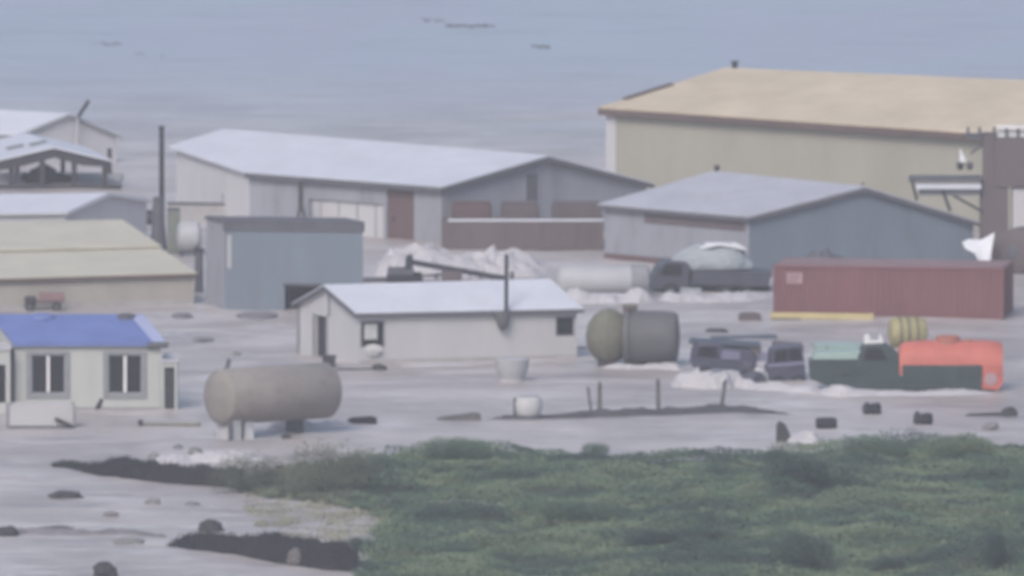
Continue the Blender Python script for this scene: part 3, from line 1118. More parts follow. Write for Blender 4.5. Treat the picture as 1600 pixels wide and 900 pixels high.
for k_, w_ in ((.68, .8), (.1, .55)):
    q = bh['RP'](.46, k_)
    MB().lathe(q + Vector((0, 0, -.15)), (0, 0, 1), [(0, w_ * .9), (.2, w_ * .85), (.28, w_ * .5)], 10).build('ridge_vent', 'blue_roof' if k_ > .5 else 'dark_trim', bh['roof'], smooth=True)
a, b = bh['RP'](-.02, -.03), bh['RP'](-.02, .1)
MB().tube(a + Vector((.1, -.02, -.12)), b + Vector((0, -.02, -.16)), .16, 10).build('gutter_end', 'dark_trim', bh['roof'])
MB().slab([bh['RP'](-.03, -.026, .02), bh['RP'](-.03, .06, .02), bh['RP'](.48, .07, .02), bh['RP'](.48, -.026, .02)], .03).build('verge_sheet', 'blue_roof_pale', bh['roof'])
# porch with a dark door at the right end
P2 = T(277, 642)
po = thing('porch_annex', 'pale porch with narrow dark door at the right end of the blue roofed house', 'porch', P2)
info = dict(root=po, U=Vector((-1, 0, 0)), N=Vector((0, -1, 0)))
wd = (277 - 253) / s2
mb = MB()
wall_mesh(mb, O0, Vector((-1, 0, 0)), Vector((0, -1, 0)), wd, 2.35, [(.13, .13 + 16 / s2, .05, 2.12)], .3)
mb.add([(0, 0, 0), (0, 2.2, 0), (0, 2.2, 2.35), (0, 0, 2.35)], [(0, 1, 2, 3)])
mb.build('wall', 'cream_wall', po)
MB().slab([(.06, -.08, 2.42), (.06, 2.3, 2.6), (-wd, 2.3, 2.6), (-wd, -.08, 2.42)], .06).build('roof', 'pale_wall', po)
door(info, 'f', .13, .13 + 16 / s2, .05, 2.12, 'dark_metal', .16)
# neighbour hut at the frame edge
P2 = T(16, 644)
nh = thing('edge_hut', 'pale hut with a tall dark window cut by the left edge', 'hut', P2)
mb = MB()
U_ = Vector((-1, 0, 0)); N_ = Vector((0, -1, 0))
wall_mesh(mb, O0, U_, N_, 3.0, 3.0, [(.22, .62, .45, 2.3)], .25)
mb.add([(0, 0, 0), (0, 3, 0), (0, 3, 3.0), (0, 0, 3.0)], [(0, 1, 2, 3)])
mb.add([(-3, 0, 0), (-3, 3, 0), (-3, 3, 3.0), (-3, 0, 3.0)], [(0, 1, 2, 3)])
mb.build('wall', 'cream_wall', nh)
MB().slab([(.05, -.1, 3.12), (.05, 3.1, 3.12), (-3.1, 3.1, 3.12), (-3.1, -.1, 3.12)], .1).build('roof', 'pale_wall', nh)
MB().wbox(O0, U_, N_, .22, .62, -.2, -.15, .45, 2.3).build('window', 'glass_dark', nh)
# pale trough in front of the house
P2 = T(62, 670)
tb = thing('concrete_trough', 'pale concrete trough in front of the blue roofed house', 'trough', P2)
MB().box(-1.45, 1.6, 0, .12, .08, 1.15).build('front_panel', 'white_wall', tb, bevel=.03)
MB().box(-1.45, 1.6, 1.3, 1.42, .08, 1.15).build('rear_panel', 'white_wall', tb, bevel=.03)
for x in (-1.45, 1.48):
    MB().box(x, x + .12, .123, 1.297, .08, 1.15).build('end_panel', 'frame_grey', tb)
MB().box(-1.6, -1.452, -.02, .2, 0, 1.25).build('corner_post', 'frame_grey', tb)
MB().box(1.603, 1.72, -.02, .2, 0, 1.1).build('corner_post', 'frame_grey', tb)
MB().box(-1.5, 1.7, -.1, -.003, 0, .14).build('skid', 'dark_trim', tb)
mb = MB()
mb.beam((.75, -.16, .5), (1.55, -.2, .14), .16)
mb.build('leaning_board', 'dark_timber', tb)
P2 = T(154, 641)
MBx = MB().beam((-.1, -.1, 0), (.15, .05, .55), .16)
tag(MBx.build('leaning_log', 'dark_timber', None, P2), 'short dark stick leaning under the blue roofed house window', 'stick')
P2 = T(265, 667)
kb = thing('kerb_slab', 'pale slab edged with dark timber between house and beige tank', 'slab', P2)
MB().box(-1.25, 1.45, .03, .9, 0, .22).build('slab', 'concrete', kb, bevel=.03)
MB().box(-1.4, 1.45, -.1, .027, 0, .16).build('edge_board', 'tank_olive', kb)
MB().box(-1.5, -1.28, -.16, .1, 0, .34).build('peg', 'dark_timber', kb)
P2 = T(368, 580)
# heap ridge behind the tank
# --- dark crates by the beige wall
P2 = T(78, 487)
cr = thing('flatbed_cart', 'small dark cart with a box in front of the beige wall', 'cart', P2)
MB().box(-.75, .7, 0, 1.0, .42, .55).build('bed', 'brown_bin', cr)
MB().box(-.6, .72, .1, .9, .553, .95).build('box', 'red_faded', cr, bevel=.03)
MB().box(-1.35, -.76, .05, .9, .25, .75).build('engine', 'dark_timber', cr, bevel=.08)
for x in (-1.05, .35):
    wheel(cr, (x, 0, .26), .26, .18)

# ================================================================== TANKS
def tank(name, label, px, py, rr, length, ang, shell, z0, ends=.28, parts=True, dome=None, tilt=0.0):
    P = T(px, py)
    t = thing(name, label, 'tank', P, ang)
    e = rr * ends * 2
    prof = [(0, .02), (e * .1, rr * .45), (e * .35, rr * .75), (e * .7, rr * .94), (e, rr), (length - e, rr), (length - e * .7, rr * .94), (length - e * .35, rr * .75), (length - e * .1, rr * .45), (length, .02)]
    d = Vector((1, 0, tilt))
    MB().lathe((0, 0, z0 + rr), d, prof, 40).build('shell', shell, t, smooth=True)
    return t, rr, d

# beige tank on white piers
s_ = ppm(T(420, 676))
t, rr, d = tank('beige_tank', 'big beige cylindrical tank on white piers in the left foreground', 336, 688, 1.33, 6.7, R(36), 'tank_beige', .72, .12, tilt=-.005)
for x in (2.9,):
    MB().lathe((x - .05, 0, .72 + rr), d, [(0, rr + .004), (.03, rr + .012), (.08, rr + .012), (.11, rr + .004)], 40).build('weld_band', 'tank_beige', t, smooth=True)
for x, y in ((.72, -.35), (1.62, -.1)):
    MB().box(x - .24, x + .24, y - .45, y + .9, -.25, 1.0).build('pier', 'frame_white' if x > 1 else 'white_wall', t, bevel=.02)
MB().box(4.7, 5.2, .1, .9, -.25, .95).build('pier', 'dark_trim', t, bevel=.05)  # right support coloured dark so that it looks shaded under the tank
MB().box(.2, .34, -.95, -.8, -.3, .95).build('prop', 'dark_trim', t)
MB().lathe((1.55, 1.35, 2.95), (.3, 0, 1), [(0, .22), (.3, .16), (.32, .1), (.75, .1)], 12).build('stub_pipe', 'dark_trim', t, smooth=True)
foam('pale foam under the right end of the beige tank', [(400, 674, 668), (440, 674, 656), (490, 672, 652), (530, 668, 656), (556, 666, 662)], 1.6, 17)

# olive and grey tank with dark band
s_ = ppm(T(985, 575))
t, rr, d = tank('banded_tank', 'dark olive and grey tank with dark band right of the white cabin', 915, 571, 1.42, 2.35, R(-6), 'tank_olive', .06, .42)
MB().lathe((2.0, 0, .06 + rr), d, [(0, rr + .02), (.02, rr + .09), (.28, rr + .09), (.3, rr + .02)], 40).build('ring', 'tank_grey', t, smooth=True)
MB().lathe((2.3, 0, .02 + rr), d, [(0, rr * .96), (1.7, rr * .95), (2.15, rr * .92), (2.32, rr * .84), (2.42, .5), (2.44, .1)], 40).build('rear_shell', 'tank_grey', t, smooth=True)
MB().lathe((2.25, -.1, .06 + 2 * rr - .1), (0, 0, 1), [(0, .36), (.2, .36), (.22, .42), (.3, .4)], 18).build('hatch', 'tank_olive', t)
MB().lathe((2.12, -.5, .06 + 2 * rr - .25), (.05, -.1, 1), [(0, .2), (.3, .2)], 12).build('filler_neck', 'rust_red', t)
for x in (.9, 3.4):
    MB().box(x - .2, x + .2, -.8, .8, -.1, .4).build('cradle', 'dark_timber', t)

# pale tank behind the cabin
t, rr, d = tank('pale_tank', 'pale whitish horizontal tank behind the right end of the cabin', 868, 466, .8, 5.0, R(4), 'tank_white', .12, .3)
MB().lathe((4.0, 0, .12 + rr), d, [(0, rr + .01), (.03, rr + .05), (.9, rr + .05), (1.0, rr * .8)], 32).build('end_cap', 'frame_grey', t, smooth=True)
for x in (.8, 3.8):
    MB().box(x - .18, x + .18, -.6, .6, 0, .4).build('cradle', 'dark_trim', t)

# yellow drum behind the orange vehicle
P = T(1420, 545)
s_ = ppm(P)
yd = thing('yellow_drum', 'ribbed yellowish drum behind the orange tank body', 'drum', P)
rr = (545 - 497) / s_ / 2
MB().lathe((-1.0, .6, rr), (1, .15, 0), [(0, rr * .4), (.08, rr * .85), (.3, rr), (1.65, rr), (1.85, rr * .85), (1.95, rr * .4)], 28).build('shell', 'yellow_drum', yd, smooth=True)
for x in (.45, .85, 1.3):
    MB().lathe((-1.0 + x, .6 + x * .15, rr), (1, .15, 0), [(0, rr + .005), (.02, rr + .04), (.12, rr + .04), (.14, rr + .005)], 28).build('rib', 'tank_olive', yd, smooth=True)

# ================================================================== CONTAINERS, BINS
def container(name, label, P, rz, ln, wd, h, m, topm, group=None, ribs=True, pr=.05, rail=None):
    t = thing(name, label, 'container', P, rz, group)
    MB().box(0, ln, 0, wd, .12, h - .06).build('body', m, t)
    MB().box(-.01, ln + .01, -.01, wd + .01, h - .057, h).build('roof', topm, t)
    if ribs:
        n = int(ln / .32)
        mb = MB()
        vs, fs = [], []
        pitch = ln / n
        for i in range(n):
            x = i * pitch
            for q, yy in ((.08, -.004), (.18, -pr), (.72, -pr), (.85, -.004)):
                for z in (.2, h - .16):
                    vs.append((x + q * pitch, yy, z))
        k = 0
        for i in range(n):
            for j in range(3):
                a = i * 8 + j * 2
                fs.append((a, a + 2, a + 3, a + 1))
        mb.add(vs, fs)
        mb.build('corrugation', m, t)
    mb = MB()
    mb.box(-.02, ln + .02, -.07, -.003, 0.0, .18).box(-.02, ln + .02, -.07, -.003, h - .17, h - .02)
    mb.build('side_rail', rail or m, t)
    for x in (0, ln):
        MB().box(x - .09, x + .09, -.085, .12, 0, h + .02).build('corner_post', rail or m, t)
        MB().box(x - .09, x + .09, wd - .12, wd + .05, 0, h + .02).build('corner_post', rail or m, t)
    return t

P = T(1211, 494)
s_ = ppm(P)
ln = 357 / s_
t = container('red_container', 'long faded red shipping container with pale print at its upper left', P, R(-9), ln, 4.2, (498 - 417) / s_, 'red_container', 'red_faded', pr=.03)
h = (498 - 417) / s_
MB().box(.62, 1.45, -.075, -.056, h - .98, h - .4).build('print_patch', 'pale_print', t)
for i in range(3):
    MB().box(.7, 1.35 - .2 * (i == 2), -.084, -.077, h - .56 - i * .17, h - .48 - i * .17).build('print_line', 'red_faded', t)
for x in (.3, .75, 1.2, 1.65, 2.1):
    MB().box(ln + .003, ln + .05, .15 + x * 1.2, .2 + x * 1.2, .2, h - .2).build('door_bar', 'red_container', t)
# dark heap showing above the container
bank('tarp_heap', 'dark heap behind the left end of the red container', 'heap', [(1236, 436, 432), (1260, 436, 400), (1290, 436, 394), (1318, 436, 402), (1335, 436, 430)], 2.2, 'dark_trim', seed=3, n=30)
# yellow beam lying before the container
P = T(1205, 499)
yb_ = thing('yellow_beam', 'yellow beam lying along the foot of the red container', 'beam', P, R(-7))
MB().box(0, 5.4, -.35, 0, .06, .24).build('flange', 'yellow_beam', yb_)
MB().box(.0, 5.4, -.22, -.12, .242, .38).build('web', 'yellow_beam', yb_)
MB().box(.1, 1.6, -.8, -.45, 0, .12).build('packing_board', 'tank_olive', yb_)

# brown open bin with a white rim
P = T(690, 392)
s_ = ppm(P)
ln = (943 - 690) / s_
t = thing('brown_bin', 'long dark brown open bin with white rim below the grey gable', 'bin', P, R(.6))
h = (392 - 346) / s_
MB().box(0, ln, 0, .12, .05, h).build('front_panel', 'brown_bin', t)
MB().box(0, ln, 2.2, 2.32, .05, h).build('rear_panel', 'brown_bin', t)
for x in (0, ln - .12):
    MB().box(x, x + .12, .123, 2.197, .05, h).build('end_panel', 'brown_bin', t)
MB().box(.1, ln - .1, .1, 2.2, .0, .2).build('floor', 'brown_bin', t)
MB().box(.35, ln + .03, -.05, .14, h + .002, h + .13).build('rim', 'white_roof', t)
for i in range(9):
    x = (i + .5) * ln / 9
    MB().box(x - .05, x + .05, -.05, -.003, .05, h - .01).build('rib', 'brown_bin', t)
# brown crates behind the bin
for a, b, lb in ((706, 768, 'left'), (782, 842, 'middle'), (862, 940, 'right')):
    P = T((a + b) / 2, 384)
    s_ = ppm(P)
    w = (b - a) / s_
    h = (384 - 318) / s_
    t = thing('stacked_container', f'rusty brown box, {lb} of three behind the brown open bin', 'container', P, 0, 'brown boxes behind the open bin')
    mm = 'rust_red' if lb == 'left' else 'brown_bin'
    MB().box(-w / 2, w / 2, 0, 2.2, 0, h - .1).build('body', mm, t, bevel=.12)
    MB().box(-w / 2 + .1, w / 2 - .1, .05, 2.1, h - .097, h).build('lid', mm, t)
    for x in (-w * .25, w * .25):
        MB().box(x - .05, x + .05, -.04, -.003, .1, h - .15).build('rib', mm, t)

# ================================================================== STEEL LOADING TOWER, RIGHT EDGE
P = T(1552, 412)
s_ = ppm(P)
tw = thing('loading_tower', 'dark steel loading tower with side platform and railed cabin at the right edge', 'tower', P)
def qx(px): return (px - 1552) / s_
def qz(py): return (412 - py) / s_
MB().box(qx(1532), qx(1575), 0, 1.5, 0, qz(285)).build('lower_shaft', 'brown_bin', tw, bevel=.05)
MB().box(qx(1536), qx(1556), .1, 1.3, qz(285), qz(208)).build('upper_shaft', 'brown_bin', tw)
MB().box(qx(1553), qx(1690), -.1, 2.4, qz(292), qz(216)).build('cabin', 'brown_bin', tw, bevel=.04)
MB().box(qx(1582), qx(1690), .1, 2.2, 0, qz(294)).build('cabin_base', 'pale_wall', tw)
MB().box(qx(1420), qx(1534), -.4, 1.2, qz(283), qz(276)).build('platform_beam', 'dark_trim', tw)
MB().box(qx(1430), qx(1532), -.55, .3, qz(294), qz(286)).build('platform_tray', 'white_roof', tw)
MB().box(qx(1436), qx(1530), -.2, 1.0, qz(305), qz(296)).build('platform_underside', 'frame_grey', tw)
MB().beam((qx(1424), -.5, qz(279)), (qx(1432), -.5, qz(312)), .16).build('brace', 'dark_metal', tw)
MB().beam((qx(1472), -.5, qz(296)), (qx(1484), -.5, qz(328)), .18).build('brace', 'dark_metal', tw)
MB().beam((qx(1535), -.1, qz(330)), (qx(1480), -.1, qz(300)), .14).build('brace', 'dark_metal', tw)
MB().box(qx(1508), qx(1560), .2, 1.0, qz(217), qz(209)).build('head_beam', 'dark_trim', tw)
for px in (1512, 1530, 1553, 1572, 1590):
    MB().box(qx(px) - .08, qx(px) + .08, -.05, .1, qz(217), qz(198)).build('rail_post', 'dark_trim', tw)
MB().box(qx(1556), qx(1690), -.12, .02, qz(200), qz(195)).build('top_rail', 'frame_white', tw)
MB().box(qx(1558), qx(1690), .15, .25, qz(214), qz(203)).build('rail_panel', 'frame_white', tw)
MB().lathe((qx(1505), .2, qz(253)), (-.25, 0, 1), [(0, .2), (.2, .2), (.55, .06), (.75, .05)], 14).build('lamp_shade', 'frame_white', tw, smooth=True)
for px in (1500, 1515):
    MB().lathe((qx(px), .2, qz(266)), (0, 0, 1), [(0, .06), (.12, .19), (.4, .19), (.45, .1)], 14).build('lamp_head', 'dark_metal' if px == 1500 else 'dark_trim', tw, smooth=True)
MB().beam((qx(1516), .25, qz(240)), (qx(1540), .3, qz(222)), .14).build('lamp_arm', 'dark_trim', tw)

# white sheet and dark drum under the tower
P = T(1530, 432)
s_ = ppm(P)
def k2(px, py, y=0.0): return Vector(((px - 1530) / s_, y, (432 - py) / s_))
mb = MB()
pts = [k2(1503, 378, .0), k2(1508, 388, -.1), k2(1524, 396, -.25), k2(1529, 410, -.3), k2(1530, 432, -.3), k2(1545, 432, -.2), k2(1546, 410, -.2), k2(1549, 392, -.1), k2(1554, 363, .1), k2(1542, 371, .35), k2(1532, 376, .45), k2(1514, 374, .3)]
n_ = len(pts)
cc = k2(1532, 386, .1)
mb.add(pts + [cc] + [p + Vector((0, .25, -.03)) for p in pts] + [cc + Vector((0, .3, 0))],
       [(i, (i + 1) % n_, n_) for i in range(n_)] + [(i + n_ + 1, (i + 1) % n_ + n_ + 1, 2 * n_ + 1) for i in range(n_)] + [(i, (i + 1) % n_, (i + 1) % n_ + n_ + 1, i + n_ + 1) for i in range(n_)])
ws_ = tag(mb.build('white_sheet', 'white_sheet', None, P, smooth=True), 'crumpled bright white sheet under the loading tower', 'sheet')
P = T(1594, 430)
s_ = ppm(P)
dd = thing('dark_round_tank', 'dark brown round tank under the tower at the right edge', 'tank', P)
rr = (430 - 358) / s_ / 2
MB().lathe((-.4, .0, rr), (.35, 1, 0), [(0, rr * .3), (.06, rr * .85), (.2, rr), (2.2, rr)], 28).build('shell', 'brown_bin', dd, smooth=True)
MB().lathe((-.43, -.06, rr), (.35, 1, 0), [(0, rr * .2), (.1, rr * .35)], 18).build('end_plate', 'dark_trim', dd)
MB().box(-.6, .9, .1, 1.5, 0, .3).build('cradle', 'dark_timber', dd)

# ================================================================== VEHICLES
# dark truck with pale load
P = T(1020, 458)
s_ = ppm(P)
tk = thing('dark_dump_truck', 'dark truck with a pale covered load between pale tank and red container', 'truck', P + Vector((0, 0, -.38)), R(4))
tk.rotation_euler = (0, R(1.5), R(4))
def vx(px): return (px - 1020) / s_
cabp = [(0, .55), (0, 1.25), (.25, 1.75), (.6, 2.1), (1.75, 2.1), (1.95, 1.9), (1.95, .55)]
MB().prism(cabp, 0, 2.2).build('cab', 'truck_dark', tk, bevel=.06)
MB().prism([(.32, 1.35), (.62, 1.95), (1.5, 1.95), (1.5, 1.35)], -.03, -.004).build('side_window', 'glass_dark', tk)
MB().box(-.12, .1, .1, 2.1, .4, .75).build('bumper', 'truck_dark', tk)
MB().box(1.5, 6.3, .3, 1.9, .6, .85).build('chassis', 'dark_metal', tk)
MB().prism([(2.05, .86), (2.05, 1.65), (6.4, 1.65), (6.15, .86)], -.1, 2.3).build('dump_body', 'truck_dark', tk, bevel=.04)
for x in (2.8, 3.7, 4.6, 5.5):
    MB().box(x - .05, x + .05, -.16, -.103, .9, 1.64).build('rib', 'truck_dark', tk)
MB().box(1.45, 2.6, -.12, .1, .35, .7).build('fuel_tank', 'pale_load', tk, bevel=.05)
for x in (.95, 3.9, 5.0):
    wheel(tk, (x, .05, .48), .48, .3)
    wheel(tk, (x, 2.1, .48), .48, .3)
mb = MB()
lump(mb, (3.0, 1.1, 1.5), 2.3, 1.0, 1.25, 11, 3, .18, 1.6)
lump(mb, (3.9, 1.2, 1.9), 1.3, .9, 1.05, 12, 3, .12, 1.6)
lo_ = mb.build('covered_load', 'pale_load', None, P + Vector((0, 0, -.36)))
lo_.rotation_euler = (0, 0, R(4))
tag(lo_, 'pale greenish load heaped on the dark truck', 'load')
mb = MB()
mb.slab([(2.6, .6, 2.75), (3.6, .5, 2.98), (4.6, .55, 2.95), (5.05, .6, 2.7), (5.1, 1.6, 2.6), (4.6, 1.9, 2.9), (3.0, 1.9, 2.9)], .12)
cv = mb.build('tarp', 'white_sheet', lo_)

# pile machine with a boom behind the cabin
P = T(605, 444)
s_ = ppm(P)
cm = thing('boom_machine', 'dark tracked machine with a long low boom behind the white cabin roof', 'crane', P, R(0))
def mx_(px): return (px - 605) / s_
def mz_(py): return (444 - py) / s_
MB().box(0, mx_(646), 0, 1.8, .3, mz_(421)).build('body', 'dark_trim', cm, bevel=.08)
MB().box(-.05, mx_(660), -.2, .25, 0, .5).build('track', 'tyre', cm, bevel=.15)
MB().box(-.05, mx_(660), 1.5, 1.95, 0, .5).build('track', 'tyre', cm, bevel=.15)
MB().prism([(mx_(632), mz_(424)), (mx_(634), mz_(404)), (mx_(640), mz_(399)), (mx_(645), mz_(401)), (mx_(644), mz_(424))], .4, 1.2).build('mast', 'dark_metal', cm)
bm_ = MB()
a, b = Vector((mx_(640), .8, mz_(411))), Vector((mx_(792), .2, mz_(436)))
bm_.beam(a, b, .22, .28)
bo_ = bm_.build('boom', 'dark_metal', cm)
MB().beam(a + Vector((0, 0, -.8)), a.lerp(b, .45) + Vector((0, 0, -.25)), .12).build('strut', 'dark_metal', cm)
MB().box(mx_(690), mx_(722), .3, .9, mz_(441), mz_(424)).build('counterweight', 'brown_bin', cm)
for i in range(5):
    q = a.lerp(b, .5 + i * .11)
    MB().beam(q, q + Vector((.1, 0, -.4 + i * .05)), .08).build('lattice_bar', 'brown_bin', cm)
MB().box(mx_(560), mx_(-0 + 604), .3, 1.2, 0, .28).build('ramp', 'dark_trim', cm)
P = T(800, 446)
tag(MB().box(-.12, .12, 0, .2, 0, .75).build('marker_peg', 'wood_grey', None, P), 'short grey peg right of the cabin flue pipe', 'peg')

# blue wrecked pickup and van
P = T(1076, 590)
s_ = ppm(P)
pk = thing('blue_pickup_wreck', 'dark blue wrecked pickup behind the white foam', 'truck', P + Vector((0, .6, -.3)), R(-4))
pk.rotation_euler = (R(3), R(3), R(-4))
MB().prism([(0, 1.05), (.05, 1.75), (.4, 2.0), (1.4, 2.02), (1.6, 1.85), (3.1, 1.8), (3.3, 1.2), (3.25, .75), (.2, .75)], 0, 1.7).build('body', 'truck_blue', pk, bevel=.06)
MB().prism([(1.55, 1.3), (1.6, 1.72), (2.5, 1.7), (2.5, 1.3)], -.03, -.004).build('side_panel', mat('faded_blue', (.17, .17, .25), .6, .1, 2), pk)
MB().prism([(.35, 1.35), (.5, 1.85), (1.3, 1.86), (1.4, 1.35)], -.028, -.004).build('side_window', 'glass_dark', pk)
MB().box(2.6, 3.2, -.1, .5, .25, 1.2).build('mudguard', 'truck_dark', pk, bevel=.1)
for x in (.8, 2.85):
    wheel(pk, (x, .02, .42), .42, .26)
MB().box(-.1, 3.4, .1, 1.6, 1.95, 2.03).build('roof_rack', 'truck_dark', pk)
MB().box(3.0, 3.5, .2, .9, 1.6, 2.0).build('toolbox', 'brown_bin', pk)
P = T(1203, 597)
vn = thing('blue_van', 'small dark blue van left of the green cab', 'van', P + Vector((0, .3, -.42)), R(2))
vn.rotation_euler = (R(-2), R(-4), R(5))
MB().prism([(0, .3), (0, 1.15), (.15, 1.25), (.25, 1.95), (.5, 2.1), (1.75, 2.1), (1.85, 1.2), (1.85, .3)], 0, 1.9).build('body', 'truck_blue', vn, bevel=.06)
MB().prism([(.32, 1.35), (.4, 1.95), (1.0, 1.95), (1.0, 1.35)], -.03, -.004).build('side_window', 'glass_dark', vn)
MB().prism([(1.08, 1.35), (1.08, 1.95), (1.65, 1.95), (1.7, 1.35)], -.03, -.004).build('side_window', 'glass_dark', vn)
MB().box(-.03, 1.85, -.05, -.004, 1.12, 1.3).build('side_strip', 'faded_blue', vn)
for x in (.45, 1.45):
    wheel(vn, (x, .0, .33), .33, .22)
MB().box(-.3, 0.0, .1, 1.7, .3, .85).build('bumper', 'pale_load', vn, bevel=.05)
P = T(1175, 598)
mb = MB()
lump(mb, (0, .3, .15), .75, .4, .35, 8, 3, .3, -.05)
tag(mb.build('scrap_metal', 'truck_dark', None, P), 'dark scrap lump between the blue pickup and the blue van', 'scrap')

# green truck with orange tank body
P = T(1266, 612)
s_ = ppm(P)
ot = thing('orange_tank_truck', 'truck with dark green cab and bright orange tank body at the right', 'truck', P, R(0))
def ox(px): return (px - 1266) / s_
def oz(py): return (612 - py) / s_
MB().prism([(ox(1266), .62), (ox(1264), 1.45), (ox(1272), oz(562)), (ox(1350), oz(562)), (ox(1350), .35), (ox(1300), .2)], 0, 2.0).build('bonnet', 'truck_green', ot, bevel=.05)
MB().prism([(ox(1268), oz(562) + .003), (ox(1272), oz(552)), (ox(1345), oz(549)), (ox(1347), oz(562) + .003)], .02, 1.98).build('bonnet_top', 'pale_green', ot, bevel=.04)
MB().prism([(ox(1340), .35), (ox(1340), oz(556)), (ox(1350), oz(540)), (ox(1382), oz(538)), (ox(1405), oz(556)), (ox(1408), .35)], -.05, 2.05).build('cab', 'truck_green', ot, bevel=.06)
MB().prism([(ox(1350), oz(539)), (ox(1351), oz(526)), (ox(1358), oz(524)), (ox(1361), oz(534)), (ox(1372), oz(534)), (ox(1376), oz(523)), (ox(1382), oz(537))], .5, 1.2).build('cab_top_frame', 'frame_white', ot)
MB().prism([(ox(1350), oz(562)), (ox(1354), oz(544)), (ox(1376), oz(543)), (ox(1386), oz(562))], -.08, -.053).build('side_window', 'glass_dark', ot)
MB().box(ox(1300), ox(1545), .25, 1.8, .25, .6).build('chassis', 'dark_metal', ot)
# tank body, crowned top
prof = []
for i in range(13):
    a = math.pi * i / 12
    prof.append((1.05 - 1.15 * math.cos(a), oz(572) + (oz(534) - oz(572)) * math.sin(a) ** .8))
vs, fs = [], []
xs_ = [ox(1405), ox(1412), ox(1440), ox(1540), ox(1562), ox(1567)]
sc_ = [.72, .92, 1, 1, .95, .85]
for x, k in zip(xs_, sc_):
    for y, z in prof:
        vs.append((x, y, oz(572) + (z - oz(572)) * k))
n_ = len(prof)
for i in range(len(xs_) - 1):
    fs += [(i * n_ + j, (i + 1) * n_ + j, (i + 1) * n_ + j + 1, i * n_ + j + 1) for j in range(n_ - 1)]
fs += [tuple(range(n_)), tuple(range((len(xs_) - 1) * n_, len(xs_) * n_))]
mb = MB()
mb.add(vs, fs)
mb.box(ox(1405), ox(1567), -.1, 2.2, oz(585), oz(572) - .003)
mb.build('tank_body', 'orange', ot, smooth=True)
MB().prism([(ox(1535), .15), (ox(1528), .8), (ox(1520), oz(586) - .003), (ox(1567), oz(586) - .003), (ox(1568), .5), (ox(1560), .1)], -.12, 2.2).build('rear_panel', 'orange', ot, bevel=.05)
MB().lathe((ox(1548), -.16, .62), (0, 1, 0), [(0, .3), (.03, .33)], 20).build('lamp_disc', 'pale_print', ot)
MB().box(ox(1410), ox(1534), -.2, -.103, .12, oz(570)).build('side_skirt', 'truck_green', ot, bevel=.03)
MB().box(ox(1300), ox(1412), -.14, -.06, .1, oz(588)).build('step_panel', 'truck_green', ot, bevel=.03)
hz = oz(541)
MB().lathe((ox(1482), .95, hz - .45), (0, 0, 1), [(0, .95), (.2, .72), (.42, .6), (.85, .58), (.9, .5)], 24).build('hatch', 'orange_dull', ot, smooth=True)
MB().lathe((ox(1513), .9, hz - .1), (0, 0, 1), [(0, .3), (.3, .26), (.36, .2)], 16).build('valve_cap', 'orange_dull', ot, smooth=True)
for px in (1322, 1452, 1500):
    wheel(ot, (ox(px), .12, .46), .46, .3)
    wheel(ot, (ox(px), 1.9, .46), .46, .3)
for i in range(5):
    x = ox(1425 + i * 25)
    MB().box(x - .04, x + .04, -.24, -.203, .18, oz(574)).build('skirt_rib', 'truck_green', ot)

# ================================================================== SMALL THINGS IN THE YARD
# plate pieces
def plank(name, label, px, py, ln, wd, h, rz=0, m='dark_timber', cat='plank', tilt=0.0, extra=None):
    P = T(px, py)
    t = thing(name, label, cat, P, rz)
    MB().prism([(-ln / 2, 0), (-ln / 2 + .05, h), (ln / 2 - .03, h + tilt), (ln / 2, 0)], 0, wd).build('board', m, t)
    MB().prism([(-ln / 2 + .12, h + .003), (-ln / 2 + .2, h + .06), (ln / 2 - .2, h + tilt * .9 + .06), (ln / 2 - .15, h + tilt * .9 + .003)], .06, wd - .06).build('upper_board', m, t)
    return t
plank('dark_plank_stack', 'thin dark plank stack behind the blue pickup wreck', 1120, 521, 1.25, .5, .16)
plank('brown_pallet', 'slanted brown pallet left of the red container', 1173, 503, 1.15, .9, .38, R(6), 'brown_bin', 'pallet')
plank('flat_timber', 'low dark timber lying beside the beige tank', 565, 664, 1.45, .5, .26, R(-2), 'dark_earth', 'timber', .08)
plank('tilted_board', 'grey board with dark raised end lying left of the pale barrel', 718, 658, 2.1, .6, .12, R(8), 'wood_grey', 'board', .22)
t = plank('dark_log_cart', 'long dark bar with a heavy end lying at the right edge', 1546, 652, 2.4, .3, .1, R(-6), 'dark_timber', 'bar', .1)
mb = MB(); lump(mb, (.95, .1, .18), .42, .3, .32, 5, 3, .25, -.03); mb.build('end_weight', 'dark_rock', t)
def tyre_pile(name, label, px, py, w, h, seed, cat='scrap'):
    P = T(px, py)
    t = thing(name, label, cat, P)
    MB().lathe((-w * .12, .2, h * .42), (.9, -.35, .1), [(0, h * .2), (0, h * .4), (.05, h * .46), (w * .38, h * .46), (w * .43, h * .4), (w * .43, h * .2)], 18).build('drum', 'tyre', t, smooth=True)
    mb = MB(); lump(mb, (-w * .32, .15, h * .4), w * .18, w * .2, h * .6, seed, 3, .25, -.03); mb.build('block', 'dark_metal', t)
    return t
tyre_pile('winch', 'dark lumpy winch lying before the orange truck', 1365, 648, 1.05, .62, 2, 'winch')
tyre_pile('engine_block', 'dark two lobed engine block before the green land', 1445, 665, 1.1, .66, 3, 'engine')
P = T(1291, 671)
t = thing('dark_barrel', 'dark barrel lying on its side right of the white heap', 'barrel', P)
MB().lathe((-.48, .25, .27), (1, .1, 0), [(0, .2), (.02, .26), (.3, .28), (.34, .3), (.38, .28), (.62, .28), (.66, .3), (.7, .28), (.94, .26), (.97, .2)], 20).build('shell', 'tyre', t, smooth=True)
MB().lathe((.49, .35, .27), (1, .1, 0), [(0, .2), (.02, .19)], 16).build('lid', 'dark_metal', t)
P = T(1224, 692)
t = thing('standing_slab', 'dark upright curved slab beside the small white heap', 'slab', P)
